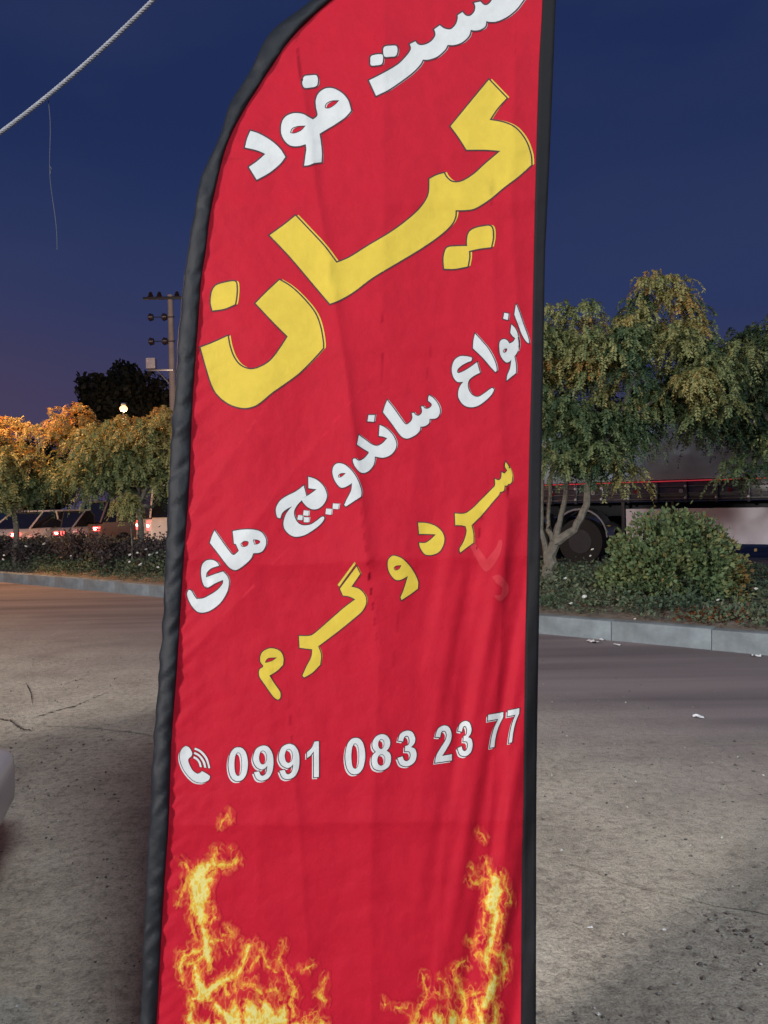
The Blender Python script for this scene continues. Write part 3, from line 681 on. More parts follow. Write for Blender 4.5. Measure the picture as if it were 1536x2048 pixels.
# ------------------------------------------------------------------ utility pole, street lamps
M_conc = simple('pole_concrete', (.38, .33, .30), .85, .15, 4, .3, 30)
M_porc = simple('brown_porcelain', (.05, .028, .022), .3)
def utility_pole():
    Y = 31; base = at(352, 1060, Y); base.z = 0; top = at(337, 590, Y)
    root = thing('utility_pole', 'concrete utility pole with insulators and a pale box behind the left edge of the banner', 'pole', base)
    H = top.z; MB().cyl((0, 0, -.2), (0, 0, H), .17, .105, 14).build('shaft', M_conc, root)
    MB().box((-.1, -.12, H-.15), (1.9, .1, .1), bev=.01).build('crossarm', M_iron, root)
    px = Y/F
    def ins(x, z):
        b = MB(); b.cyl((x, -.12, z-.12), (x, -.12, z-.04), .03, n=8)
        for k in range(3): b.cyl((x, -.12, z-.06+k*.07), (x, -.12, z+k*.07), .13-.025*k, .08-.02*k, n=14)
        b.build('insulator', M_porc, root)
    for x in (-.75, -.4, .3): ins(x, H-.04)
    for dz in (45, 93):
        z = H-dz*px; MB().cyl((-.75, -.12, z), (.2, -.12, z), .022, n=8).build('arm', M_iron, root)
        for x in (-.74, -.2):
            b = MB(); b.cyl((x-.07, -.12, z), (x+.07, -.12, z), .16, .12, 16); b.cyl((x-.12, -.12, z), (x-.02, -.12, z), .10, n=14); b.build('insulator', M_porc, root)
    z = H-137*px
    MB().box((-.78, -.12, z), (.36, .32, .42), bev=.02).build('control_box', simple('box_grey', (.55, .52, .55), .5), root)
    MB().box((-.42, -.12, z-.26), (1.0, .07, .07), bev=.005).build('bracket', M_steel, root)
    MB().tube([(-.55, -.12, z-.28), (-.05, -.12, z-.85)], .025, 6).build('brace', M_steel, root)
utility_pole()
M_sod = simple('lit_sodium_lamp', (.9, .6, .3), .4, 0, emit=((1, .58, .24), 60))
M_hot = simple('lit_bulb', (.9, .8, .6), .4, 0, emit=((1, .52, .20), 3.2))
def street_lamp(loc, H, label, arm, m, powr, colr, yaw, name='street_lamp', r=.16):
    root = thing(name, label, 'street lamp', loc, yaw, 'street lamps')
    MB().cyl((0, 0, -.1), (0, 0, H-.4), .10, .06, 14).build('post', M_steel, root)
    MB().tube([(0, 0, H-.5), (.15, 0, H-.1), (arm*.5, 0, H+.05), (arm, 0, H)], .04, 8).build('arm', M_steel, root)
    MB().box((arm+.2, 0, H+.03), (.65, .26, .12), bev=.05).build('lamp_head', M_steel, root)
    MB().ball((arm+.22, 0, H-.03-r*.8), r, (1.1, 1, .8), 16).build('diffuser', m, root)
    if powr:
        w = Vector(loc)+Matrix.Rotation(yaw, 3, 'Z') @ Vector((arm+.22, 0, H-.5))
        l = lamp('POINT', w, w-Vector((0, 0, 1)), powr, colr, .12)
q = at(-110, 560, 16.5)
street_lamp((q.x-1.2, q.y+.4, .1), q.z, 'tall sodium street lamp on the median just outside the left edge', 1.2, M_sod, 1700, (1, .50, .20), 0)
q = at(247, 812, 40)
w = Matrix.Rotation(R(-70), 3, 'Z') @ Vector((.97, 0, 0))
street_lamp((q.x-w.x, q.y-w.y, 0), q.z+.05, 'far glowing orange lamp in front of the dark tree', .75, M_hot, 150, (1, .6, .3), R(-70), r=.20)

# shop front lamps (behind the viewer)
def shop_lamp(loc, tgt, w, label):
    root = thing('flood_lamp', label, 'lamp', (loc[0], loc[1], 0))
    d = (Vector(tgt)-Vector(loc)).normalized(); L = Vector((0, 0, loc[2]))
    MB().cyl((0, 0, 0), (0, 0, loc[2]-.1), .05, .05, 12).build('post', M_steel, root)
    o = MB().box((0, 0, 0), (w+.08, w*.35+.08, .08), bev=.02).build('housing', M_iron, root)
    o.location = L-d*.07; o.rotation_euler = d.to_track_quat('-Z', 'Y').to_euler()
shop_lamp(SHOP1, (0.4, 6, 0.6), 1.1, 'white flood lamp on a post behind the viewer to the left')
shop_lamp(SHOP2, (1.5, 9, 0.8), 2.6, 'cool white flood lamp on a post behind the viewer to the right')

# ------------------------------------------------------------------ gravel, litter
def gravel():
    rng = np.random.default_rng(17); n = 15000
    ang = rng.uniform(-.62, .62, n); dist = 1.9+6.0*rng.random(n)**1.7
    X = np.tan(ang)*dist; Yv = dist
    q = (X-kB.x)*nrm.x+(Yv-kB.y)*nrm.y
    cl = fbm(X*1.1+3, Yv*1.1, 3)
    keep = (q < -2.3+rng.normal(0, .5, n)) & (rng.random(n) < np.clip(.42+cl*1.6, .08, 1))
    X = X[keep]; Yv = Yv[keep]; n = len(X)
    sz = .0022+.0075*rng.random(n)**4
    base = np.array([(1, 0, 0), (0, 1, 0), (-1, 0, 0), (0, -1, 0), (0, 0, 1), (0, 0, -1)], float)
    fc = np.array([(0, 1, 4), (1, 2, 4), (2, 3, 4), (3, 0, 4), (1, 0, 5), (2, 1, 5), (3, 2, 5), (0, 3, 5)])
    V = base[None]*(1+rng.uniform(-.35, .35, (n, 6, 1)))*sz[:, None, None]*np.array([1.2, 1, .7])
    a = rng.random(n)*2*PI; ca, sa = np.cos(a)[:, None], np.sin(a)[:, None]
    Vx = V[:, :, 0]*ca-V[:, :, 1]*sa; Vy = V[:, :, 0]*sa+V[:, :, 1]*ca
    V = np.stack([Vx+X[:, None], Vy+Yv[:, None], V[:, :, 2]+sz[:, None]*.35], 2).reshape(-1, 3)
    Fc = (fc[None]+(np.arange(n)*6)[:, None, None]).reshape(-1, 3)
    T = np.repeat(rng.random(n), 8)
    m, t, b = newmat('gravel_stone'); at_ = node(t, 'ShaderNodeAttribute', attribute_name='tint')
    r = ramp(t, at_.outputs['Fac'], [(0, (.05, .045, .042)), (.5, (.17, .15, .13)), (.93, (.32, .30, .27)), (1, (.6, .58, .55))])
    t.links.new(r.outputs[0], b.inputs['Base Color']); b.inputs['Roughness'].default_value = .85
    tag(mesh_np('gravel', V, Fc, m, attr={'tint': ('FACE', T)}, n=3), 'loose gravel scattered over the dusty shoulder', 'gravel', kind='stuff')
gravel()
M_paper = simple('paper', (.75, .75, .75), .7)
for px, py, sx, sy, lab in [(1397, 1434, .045, .03, 'white paper scrap alone on the asphalt right of the banner'), (1186, 1284, .09, .05, 'crumpled pale litter at the kerb foot nearest the banner'),
                        (1202, 1280, .05, .03, 'white flake beside the crumpled litter at the kerb'), (1234, 1290, .05, .025, 'small white scrap a little right of the kerb litter'),
                        (1513, 1312, .05, .03, 'white scrap by the kerb at the right edge'), (1180, 1855, .012, .005, 'tiny white stick on the gravel right of the banner'), (1328, 1860, .008, .007, 'pale pebble-sized scrap on the gravel at lower right')]:
    g = ground(px, py, .006); b = MB(); me = bmesh.ops.create_grid(b.bm, x_segments=4, y_segments=3, size=.5)
    for v in b.bm.verts: v.co = Vector((v.co.x*sx*1.6+random.uniform(-1, 1)*sx*.1, v.co.y*sy*1.6, random.random()*sy*.5))
    o = b.build('litter', M_paper, smooth=False); o.location = g; o.rotation_euler = (0, 0, random.random()*3); tag(o, lab, 'litter', 'litter on the ground')

def crack(pxs, w):
    P = []
    for (ax, ay), (bx, by) in zip(pxs, pxs[1:]):
        for k in range(10): P.append((ax+(bx-ax)*k/10, ay+(by-ay)*k/10+random.uniform(-1.6, 1.6)))
    V = []; Fc = []
    for k, (x, y) in enumerate(P):
        g = ground(x, y, .004); h = w*random.uniform(.3, 1)*min(1, k/6, (len(P)-1-k)/6+.05)
        V += [(g.x, g.y-h, g.z), (g.x, g.y+h, g.z)]
        if k: Fc.append((2*k-2, 2*k-1, 2*k+1, 2*k))
    tag(mesh_np('ground_crack', V, Fc, simple('crack_shadow_dirt', (.05, .04, .036), .95)), kind='structure')
crack([(60, 1440), (95, 1426), (150, 1412), (190, 1394), (226, 1380)], .018)
crack([(-20, 1436), (20, 1440), (45, 1458), (70, 1462)], .02)
crack([(50, 1362), (62, 1385), (66, 1412)], .016)
crack([(130, 1366), (150, 1361), (172, 1358)], .012)
# ------------------------------------------------------------------ ropes
def rope():
    A = at(-130, 352, 2.6); B = at(400, -98, 2.45); d = B-A; n = 420; b = MB()
    sag = lambda t: Vector((0, 0, -.05*4*t*(1-t)))
    x = d.normalized().cross(Vector((0, 0, 1))).normalized(); y = d.normalized().cross(x)
    for k in range(3):
        pts = []
        for i in range(n+1):
            t = i/n; a = t*d.length/.030*2*PI+k*2*PI/3; pts.append(A+d*t+sag(t)+(x*math.cos(a)+y*math.sin(a))*.0032)
        b.tube(pts, .0040, 6)
    o = b.build('rope', M_rope); tag(o, 'pale twisted rope stretched across the upper left corner of the sky', 'rope')
    pts = [at(95+12*t+3*math.sin(t*9)+ (6*t*t), 188+312*t, 2.55) for t in [i/40 for i in range(41)]]
    b = MB(); b.tube(pts, .0011, 5)
    b.tube([pts[20]+Vector((0, 0, .02)), pts[20]+Vector((.006, 0, .01)), pts[20]+Vector((.001, 0, -.005))], .0016, 5)
    tag(b.build('thread', M_thread), 'thin frayed thread hanging down from the twisted rope', 'thread')
rope()

# ------------------------------------------------------------------ THE BANNER
def dist_poly(px, py, pts):
    best = np.full(np.shape(px), 1e9); side = np.zeros(np.shape(px))
    for (ax, ay), (bx, by) in zip(pts, pts[1:]):
        dx, dy = bx-ax, by-ay; L2 = dx*dx+dy*dy
        t = np.clip(((px-ax)*dx+(py-ay)*dy)/L2, 0, 1); ex = px-(ax+dx*t); ey = py-(ay+dy*t); d = np.hypot(ex, ey)
        s = np.sign(dx*(py-ay)-dy*(px-ax)); m = d < best; best = np.where(m, d, best); side = np.where(m, s, side)
    return best, side
CREASES = [  # polyline, height (m), one-sided width px, other side width px
    ([(770, -300), (768, 200), (765, 620)], .0022, 60, 25), ([(604, 170), (632, 380), (662, 560), (694, 760), (735, 1120)], .0032, 60, 14),
    ([(735, 1120), (760, 1300), (742, 1700), (740, 2100)], .0022, 50, 30), ([(585, 1500), (615, 1900), (640, 2300)], .0018, 40, 20),
    ([(440, 410), (700, 408), (1060, 402)], .0022, 26, 60), ([(540, 110), (800, 105), (1070, 108)], .0010, 20, 40),
    ([(500, 318), (780, 312), (1065, 300)], .0013, 18, 40), ([(400, 690), (700, 700), (1060, 690)], .0010, 22, 50),
    ([(380, 1118), (560, 1130), (760, 1118), (1050, 1112)], .0024, 24, 60), ([(340, 1650), (560, 1648), (1044, 1640)], .0024, 22, 60),
    ([(430, 1150), (560, 980), (640, 880)], .0016, 50, 20), ([(395, 1010), (470, 900)], .0018, 40, 20), ([(360, 1330), (480, 1200)], .0016, 40, 20),
    ([(1015, 1000), (1000, 1300), (975, 1700), (960, 2200)], .0034, 36, 16), ([(950, 1120), (905, 1400), (880, 1800), (860, 2200)], .0028, 45, 22),
    ([(1040, 1250), (1018, 1500), (1003, 1900)], .0026, 18, 26), ([(985, 450), (990, 700), (1005, 900)], .0018, 40, 20), ([(1030, 120), (1022, 400), (1035, 640)], .0022, 30, 18),
    ([(850, 780), (820, 1000), (800, 1200)], .0014, 50, 30), ([(540, 1400), (520, 1700), (500, 2050)], .0013, 50, 30)]
def wrinkle(px, py):
    h = .0075*perlin(px/230+3, py/900+1)+.0035*perlin(px/95+7, py/420)
    for pts, a, w1, w2 in CREASES:
        d, s = dist_poly(px, py, pts); w = np.where(s > 0, w1, w2); h = h+2.4*a*np.exp(-(np.sqrt(d*d+16)-4)/w)
    # broad diagonal swells in the lower right
    wgt = np.clip((px-820)/120, 0, 1)*np.clip((py-950)/250, 0, 1)
    h = h+.0065*wgt*np.sin((px+.12*py)/92*2*PI)+.0012*wgt*np.sin((px+.2*py)/37*2*PI)
    # puckers off the pole sleeve
    lx = np.interp(py, LI_Y, LI_X); e = np.exp(-np.clip(px-lx, 0, None)/38)
    h = h+.0026*e*np.clip((py-250)/500, .15, 1)*perlin(px/70, (py+.7*px)/26)*1.6
    h = h+.0011*fbm(px/40, py/55, 2)+.0015*perlin(px/60+3, py/45)*np.clip((py-1300)/500, .2, 1)
    return h
LI = [(1075, -262), (960, -212), (850, -132), (745, -66), (659, 0), (589, 66), (538, 137), (480, 230), (450, 295), (427, 388), (418, 434), (408, 515), (401, 554), (394, 652), (388, 734), (382, 830), (377, 970), (366, 1114), (359, 1225), (351, 1355), (341, 1485), (336, 1637), (327, 1767), (317, 1941), (311, 2048), (296, 2300), (284, 2500)]
LO = [(1125, -300), (960, -255), (820, -175), (710, -85), (622, 0), (556, 50), (528, 84), (497, 148), (460, 207), (441, 267), (415, 325), (399, 365), (386, 440), (376, 500), (362, 608), (352, 753), (342, 861), (338, 970), (332, 1096), (328, 1200), (319, 1325), (308, 1464), (300, 1637), (291, 1789), (286, 1897), (280, 2048), (265, 2300), (252, 2500)]
RI = [(1092, -262), (1085, 0), (1078, 140), (1071, 374), (1067, 562), (1063, 762), (1059, 900), (1054, 1134), (1050, 1330), (1047, 1600), (1044, 1760), (1042, 2048), (1040, 2500)]
RO = [(1128, -300), (1112, 0), (1108, 100), (1100, 300), (1093, 450), (1090, 520), (1087, 706), (1083, 930), (1079, 1190), (1076, 1360), (1073, 1600), (1072, 2048), (1071, 2500)]
def crm(pts, n=8):
    P = [Vector(p) for p in pts]; out = []
    for i in range(len(P)-1):
        a, b, c, d = P[max(i-1, 0)], P[i], P[i+1], P[min(i+2, len(P)-1)]
        for k in range(n):
            t = k/n; out.append(.5*((2*b)+(c-a)*t+(2*a-5*b+4*c-d)*t*t+(3*b-a-3*c+d)*t**3))
    out.append(P[-1]); return np.array([tuple(p) for p in out])
LIc, LOc, RIc, ROc = crm(LI), crm(LO), crm(RI), crm(RO)
LI_X, LI_Y = LIc[:, 0], LIc[:, 1]
def surf(px, py, off=0.0):
    px = np.asarray(px, float); py = np.asarray(py, float)
    d = ray(px, py); t = 1.55/(d[..., 1]-.105*d[..., 2]); dn = np.linalg.norm(d, axis=-1)
    t = t-(wrinkle(px, py)+off)/dn
    P = d*t[..., None]; P[..., 2] += CAMZ; return P
def surf_n(px, py):
    e = 1.2; a = surf(px+e, py)-surf(px-e, py); b = surf(px, py+e)-surf(px, py-e); n = np.cross(a, b)
    n /= np.linalg.norm(n, axis=-1, keepdims=True); n *= np.where(n[..., 1:2] > 0, -1, 1); return n
bbase = Vector(surf(np.array(268.), np.array(2500.))); bbase.z = 0
BAN = thing('feather_banner', 'tall red feather banner with black edging, white and yellow lettering and printed flames', 'banner', bbase)
BV = np.array(bbase)
def face_cam(V, Fc):                     # wind every face so that its front looks out of the printed side
    Fc = np.array(Fc); n = np.cross(V[Fc[:, 1]]-V[Fc[:, 0]], V[Fc[:, 2]]-V[Fc[:, 0]]); f = n[:, 1] > 0
    Fc[f] = Fc[f][:, ::-1]; return Fc
def ban_mesh(name, px, py, faces, m, off=0., n=3, attr=None, parent=BAN):
    V = surf(px, py, off)-BV; faces = face_cam(V, faces); o = mesh_np(name, V, faces, m, parent, True, attr, n)
    o.data.normals_split_custom_set_from_vertices([tuple(v) for v in surf_n(px, py)]); return o
# fabric panel grid
rows = np.arange(-262, 2501, 5.0); nc = 150
PX = []; PY = []
for y in rows:
    l = np.interp(y, LI_Y, LI_X); r = np.interp(y, RIc[:, 1], RIc[:, 0]); r = max(r, l+1); PX.append(np.linspace(l, r, nc)); PY.append(np.full(nc, y))
PX = np.array(PX).ravel(); PY = np.array(PY).ravel()
i = np.arange(len(rows)-1)[:, None]*nc+np.arange(nc-1)[None, :]
Q = np.stack([i, i+1, i+nc+1, i+nc], -1).reshape(-1, 4)
ban_mesh('fabric_panel', PX, PY, Q, M_red, n=4)
# black pole sleeve: a soft tube round the pole, puckered
def sleeve():
    N = len(LOc); m = 20; V = []
    tt = np.linspace(0, 1, 520); ci = np.interp(tt, np.linspace(0, 1, N), LOc[:, 0]); cj = np.interp(tt, np.linspace(0, 1, N), LOc[:, 1])
    li = np.interp(tt, np.linspace(0, 1, N), np.interp(np.linspace(0, 1, N), np.linspace(0, 1, len(LIc)), LIc[:, 0])); 
    # nearest point on inner edge
    ix = []; iy = []
    for x, y in zip(ci, cj):
        d = np.hypot(LIc[:, 0]-x, LIc[:, 1]-y); k = int(d.argmin())
        a = LIc[max(k-1, 0)]; b = LIc[min(k+1, len(LIc)-1)]; ab = b-a; s = np.clip(((x-a[0])*ab[0]+(y-a[1])*ab[1])/(ab@ab+1e-9), 0, 1); pnt = a+ab*s
        ix.append(pnt[0]); iy.append(pnt[1])
    ix = np.array(ix); iy = np.array(iy); k5 = np.ones(9)/9
    ixs = np.convolve(np.pad(ix, 4, 'edge'), k5, 'valid'); iys = np.convolve(np.pad(iy, 4, 'edge'), k5, 'valid')
    rings = []
    for k in range(m):
        a = 2*PI*k/m; w = .5-.5*math.cos(a); z = math.sin(a)
        x = ci+(ixs+2-ci)*w; y = cj+(iys-cj)*w
        edge = (perlin(cj/34., np.full(len(cj), k*.0+2.2))*5)*(1-w)*np.clip((cj-250)/500, .15, 1)
        h = z*.013*(1+.5*perlin(cj/40, np.full(len(cj), 5+math.sin(a))))+.0065*perlin(cj/21+w*1.8, np.full(len(cj), 11+z))*np.clip((cj-300)/500, .25, 1)
        P = surf(x+edge, y, h+.001*w); rings.append(P)
    V = np.stack(rings, 1)-BV; n = len(tt)
    i = np.arange(n-1)[:, None]*m+np.arange(m)[None, :]; j = np.arange(n-1)[:, None]*m+(np.arange(m)[None, :]+1) % m
    Fc = np.stack([i, j, j+m, i+m], -1).reshape(-1, 4)
    mesh_np('pole_sleeve', V.reshape(-1, 3), Fc, M_black, BAN, True)
    mid = surf(ci+(ixs-ci)*.5, cj+(iys-cj)*.5, 0)-BV
    pts = [Vector(p) for p in mid[::8]]; pts.append(Vector((0, 0, -.12)))
    MB().tube(pts, .0045, 8).build('pole', M_steel, BAN)
sleeve()
# right hem
def hem():
    ys = np.arange(-300, 2501, 8.); w = np.array([-.01, .25, .5, .75, 1.0]); PX = []; PY = []
    for y in ys:
        l = np.interp(y, RIc[:, 1], RIc[:, 0]); r = np.interp(y, ROc[:, 1], ROc[:, 0]); PX.append(l+(r-l)*w); PY.append(np.full(5, y))
    PX = np.array(PX); PY = np.array(PY); V = []
    for off in (.0016, -.0016): V.append(surf(PX, PY, off)-BV)
    A, B = V; ring = np.concatenate([A, B[:, ::-1]], 1); m = ring.shape[1]; n = len(ys)
    i = np.arange(n-1)[:, None]*m+np.arange(m)[None, :]; j = np.arange(n-1)[:, None]*m+(np.arange(m)[None, :]+1) % m
    mesh_np('edge_hem', ring.reshape(-1, 3), np.stack([i, j, j+m, i+m], -1).reshape(-1, 4), M_hem, BAN, True)
hem()
b = MB(); 
for a in (0, PI/2): b.box((0, 0, .02), (.8, .05, .025), (0, 0, a+.4), bev=.006)
b.cyl((0, 0, 0), (0, 0, .16), .02, .016, 12); b.build('cross_base', M_iron, BAN)

# ---- lettering -------------------------------------------------------
def parse(s, ox, oy, sc, close=True, seg=5):
    """points 'x,y' smooth, 'x,y!' corner -> dense closed outline in photo pixels"""
    pts = []; cor = []
    for w in s.split():
        c = w.endswith('!'); x, y = w.rstrip('!').split(','); pts.append((ox+float(x)*sc, oy+float(y)*sc)); cor.append(c)
    n = len(pts); out = []
    for i in range(n):
        b = np.array(pts[i]); c = np.array(pts[(i+1) % n])
        L = np.hypot(*(c-b)); k = int(max(1, min(seg, L/2.2)))
        if cor[i] and cor[(i+1) % n]:
            k = max(1, int(L/12))
            for t in range(k): out.append(b+(c-b)*t/k)
            continue
        a = np.array(pts[i-1]) if not cor[i] else b-(c-b)*.6
        d = np.array(pts[(i+2) % n]) if not cor[(i+1) % n] else c+(c-b)*.6
        for t in range(k):
            t = t/k; out.append(.5*((2*b)+(c-a)*t+(2*a-5*b+4*c-d)*t*t+(3*b-a-3*c+d)*t**3))
    return np.array(out)
def inside(P, polys):
    x, y = P[:, 0], P[:, 1]; r = np.zeros(len(P), bool)
    for q in polys:
        x1, y1 = q[:, 0], q[:, 1]; x2, y2 = np.roll(x1, -1), np.roll(y1, -1)
        for a, b, c, d in zip(x1, y1, x2, y2):
            if b == d: continue
            r ^= ((b > y) != (d > y)) & (x < (c-a)*(y-b)/(d-b)+a)
    return r
def fill(polys, step=10):
    allp = np.concatenate(polys); edges = []; o = 0
    for q in polys:
        n = len(q); edges += [(o+i, o+(i+1) % n) for i in range(n)]; o += n
    x0, y0 = allp.min(0); x1, y1 = allp.max(0)
    gx, gy = np.meshgrid(np.arange(x0+step/2, x1, step), np.arange(y0+step/2, y1, step)); G = np.stack([gx.ravel(), gy.ravel()], 1)
    if len(G): G = G[inside(G, polys)]
    vs = [Vector(p) for p in allp]+[Vector(p) for p in G]
    rv, re, rf, *_ = delaunay_2d_cdt(vs, edges, [], 0, 1e-4)
    V = np.array([tuple(v) for v in rv]); Fc = np.array([f for f in rf if len(f) == 3])
    cen = V[Fc].mean(1); Fc = Fc[inside(cen, polys)]; return V, Fc
def offset_ring(q, w):
    n = len(q); area = np.sum(q[:, 0]*np.roll(q[:, 1], -1)-np.roll(q[:, 0], -1)*q[:, 1]); sg = 1 if area > 0 else -1
    e = np.roll(q, -1, 0)-q; L = np.hypot(e[:, 0], e[:, 1])+1e-9; nn = np.stack([e[:, 1], -e[:, 0]], 1)/L[:, None]*sg
    pn = np.roll(nn, 1, 0); m = nn+pn; l2 = (m*m).sum(1)+1e-9; m = m/l2[:, None]*2; ml = np.hypot(m[:, 0], m[:, 1]); m = m*np.minimum(1, 1.9/np.maximum(ml, 1e-6))[:, None]
    return q+m*w
class Print:
    def __init__(s): s.d = {}; s.all = []
    def add(s, m, off, V, Fc):
        k = (m, off); L = s.d.setdefault(k, [[], [], 0]); L[0].append(V); L[1].append(Fc+L[2]); L[2] += len(V)
    def glyph(s, polys, m, sh=(4, -1), ink=3.0, hi=True):
        V, Fc = fill(polys)
        if hi:                                                   # thin pale drop copy
            s.add(m, .0006, V+np.array(sh)*1.35, Fc)
        for q in polys:
            hole = q is not polys[0]
            o = offset_ring(q, ink if not hole else ink); i_ = offset_ring(q, -ink*.6)
            n = len(q); RV = np.concatenate([o, i_]); a = np.arange(n); b = (a+1) % n
            s.add('ink', .0009, RV, np.concatenate([np.stack([a, b, b+n], 1), np.stack([a, b+n, a+n], 1)]))
        s.add(m, .0012, V, Fc); s.all.append(s.d); s.d = {}
    def build(s, name, label=None):
        for s.d in s.all: s.one(name, label)
    def one(s, name, label=None):
        MT = {'ink': M_ink, 'white': M_white, 'yellow': M_yellow}; PXs = []; FF = []; MI = []; OFF = []; c = 0; mats = ['ink', 'white', 'yellow']
        for (m, off), (Vs, Fs, _) in s.d.items():
            V = np.concatenate(Vs); Fc = np.concatenate(Fs); PXs.append(V); FF.append(Fc+c); MI.append(np.full(len(Fc), mats.index(m))); OFF.append(np.full(len(V), off)); c += len(V)
        V = np.concatenate(PXs); Fc = np.concatenate(FF); MI = np.concatenate(MI); OFF = np.concatenate(OFF)
        P3 = surf(V[:, 0], V[:, 1], OFF)-BV; Fc = face_cam(P3, Fc)
        o = mesh_np(name, P3, Fc, [MT[k] for k in mats], BAN, True, None, 3)
        o.data.polygons.foreach_set('material_index', MI.astype(np.int32))
        o.data.normals_split_custom_set_from_vertices([tuple(v) for v in surf_n(V[:, 0], V[:, 1])])
        if label: o['label'] = label
        return o
Z = {1: (460, 0, .390625), 2: (380, 140, .46875), 3: (380, 420, .2734375), 4: (700, 580, .2604167), 5: (360, 880, .2604167), 6: (600, 740, .2083333), 7: (480, 900, .390625), 8: (340, 1380, .48177)}
def G(z, *ss): return [parse(q, *Z[z]) for q in ss]
pr = Print()
pr.glyph(G(1, "712,412! 790,372 860,330 905,285 926,252 921,226! 948,212! 968,230 1000,228 1032,210 1052,180 1046,150! 1074,130! 1098,146 1130,150 1156,125 1166,96 1166,78! 1190,62! 1208,80 1232,80 1252,58 1256,30 1250,15! 1282,8! 1302,26 1325,20 1345,-10 1360,-80 1420,-150 1500,-160 1570,-110 1560,-60 1510,-10 1468,45 1420,85 1370,108 1335,112 1312,108! 1306,135 1280,152 1250,156 1233,152! 1222,185 1190,215 1150,230 1114,230! 1100,255 1060,290 1015,305 988,305! 970,335 930,375 870,420 810,460 748,490!"), 'white', (2.5, 1.5))
pr.glyph(G(1, "722,288 750,279 780,280 783,305 776,328 750,334 722,334 719,310"), 'white', (2.5, 1))
pr.glyph(G(1, "790,240 820,234 852,236 857,262 848,286 820,290 792,290 785,265"), 'white', (2.5, 1))
pr.glyph(G(1, "380,392 410,386 442,386 450,412 442,440 410,448 380,448 370,420"), 'white', (2.5, 1))
pr.glyph(G(1, "425,612! 448,590 441,550 440,510 456,475 490,453 530,453 575,478 605,515 620,566! 590,600 540,635 490,665 458,685! 465,730 470,785 468,830! 430,835 405,845 380,848! 386,800 391,765 388,738! 350,748 310,745 280,720 262,680 265,630 285,597 325,580 370,583 400,598",
            "485,550 492,530 520,515 560,513! 540,535 515,552 495,556", "308,680 318,656 350,645 388,643! 365,668 335,682 315,683"), 'white', (2.5, 1))
pr.glyph(G(1, "105,670! 150,685 210,720 255,760 283,803! 255,840 200,885 137,920! 115,885 97,855! 140,825 181,788! 140,770 77,755! 88,710"), 'white', (2.5, .5))
pr.build('letter')
pr = Print()
pr.glyph(G(2, "1275,42! 1350,120! 1310,165 1278,213! 1340,225 1390,250 1430,300 1452,360 1456,405! 1400,455 1340,500 1280,550 1220,588 1180,597 1133,598! 1130,630 1110,665 1060,710 980,765 880,825 780,885 700,945 640,980 597,997! 540,930 430,800 340,705! 400,662 450,622! 500,675 570,750 625,823! 680,800 760,750 860,690 940,630 990,580 1018,530 1022,465! 1050,450 1083,440! 1095,460 1120,478 1160,475 1210,445 1260,400 1325,345! 1260,340 1180,340! 1145,285 1112,240! 1190,145"), 'yellow', (4.4, -1.5), 2.9)
pr.glyph(G(2, "1187,700 1205,680 1245,668 1284,668 1292,710 1284,756! 1235,762 1186,773! 1182,735"), 'yellow', (4.4, -1), 2.9)
pr.glyph(G(2, "1090,768 1105,755 1145,752 1187,751! 1191,795 1184,838! 1130,848 1085,848! 1082,805"), 'yellow', (4.4, -1), 2.9)
pr.glyph(G(3, "655,512! 740,565 830,650 910,750 950,850 970,960 972,1010! 900,1090 800,1190 700,1265 600,1335 510,1410 450,1440 380,1447 290,1420 210,1360 160,1280 110,1120 78,1005! 170,970 275,922! 290,1000 320,1080 370,1140 440,1165 510,1150 590,1100 660,1010 715,925! 600,810 480,682! 560,600"), 'yellow', (4.4, -1), 2.9)
pr.glyph(G(3, "168,580 195,550 250,532 325,522 340,560 338,630 328,690! 250,722 165,735! 152,680 156,620"), 'yellow', (4.4, -.5), 2.9)
pr.build('letter')
pr = Print(); I = 2.1
pr.glyph(G(4, "1275,110! 1300,170 1330,260 1360,340 1373,385 1372,408 1350,390 1320,340 1290,260 1263,190! 1268,150"), 'white', (2, 0), I)
pr.glyph(G(4, "1240,265! 1265,290 1285,330 1298,390 1298,440 1280,485 1262,510! 1272,560 1275,610 1272,640! 1240,665 1203,695! 1210,650 1230,600 1240,535! 1215,555 1190,550 1160,510 1148,460 1150,400 1175,378 1205,385 1225,412! 1255,395 1270,370! 1250,355 1232,330! 1235,295", "1175,470 1185,452 1208,450 1200,475 1180,482"), 'white', (2, 0), I)
pr.glyph(G(4, "1185,175! 1218,182! 1212,230! 1177,220!"), 'white', (2, -.5), I)
pr.glyph(G(4, "960,335! 1010,390 1060,450 1100,520 1122,580 1126,620 1118,630 1080,590 1020,520 945,448! 948,390"), 'white', (2.2, -.5), I)
pr.glyph(G(4, "937,522 930,545! 890,560 850,585 825,612 828,638 870,625 920,595 975,555! 998,635! 950,660 915,690 905,730 915,775 945,810 985,820 1030,795 1070,765 1095,752 1105,765 1085,805 1040,850 980,890 920,900 870,880 835,830 832,780 845,740 870,705! 825,705 795,670 782,620 788,570 810,530 850,508 900,510"), 'white', (1.8, -.6), I)
pr.glyph(G(6, "1240,243! 1280,270 1320,320 1340,370 1340,420 1315,458 1280,468 1243,470! 1240,505 1215,530 1180,543 1155,543! 1150,580 1120,615 1070,645 1025,658 985,645 950,610 900,540 840,460 797,405! 815,345 838,290! 900,370 960,455 1010,520 1040,515 1070,485 1080,450 1072,416! 1092,410! 1108,430 1135,440 1165,420 1172,390 1163,352! 1182,348! 1197,368 1225,372 1258,352 1264,325 1230,295! 1232,260"), 'white', (2.2, -.6), I)
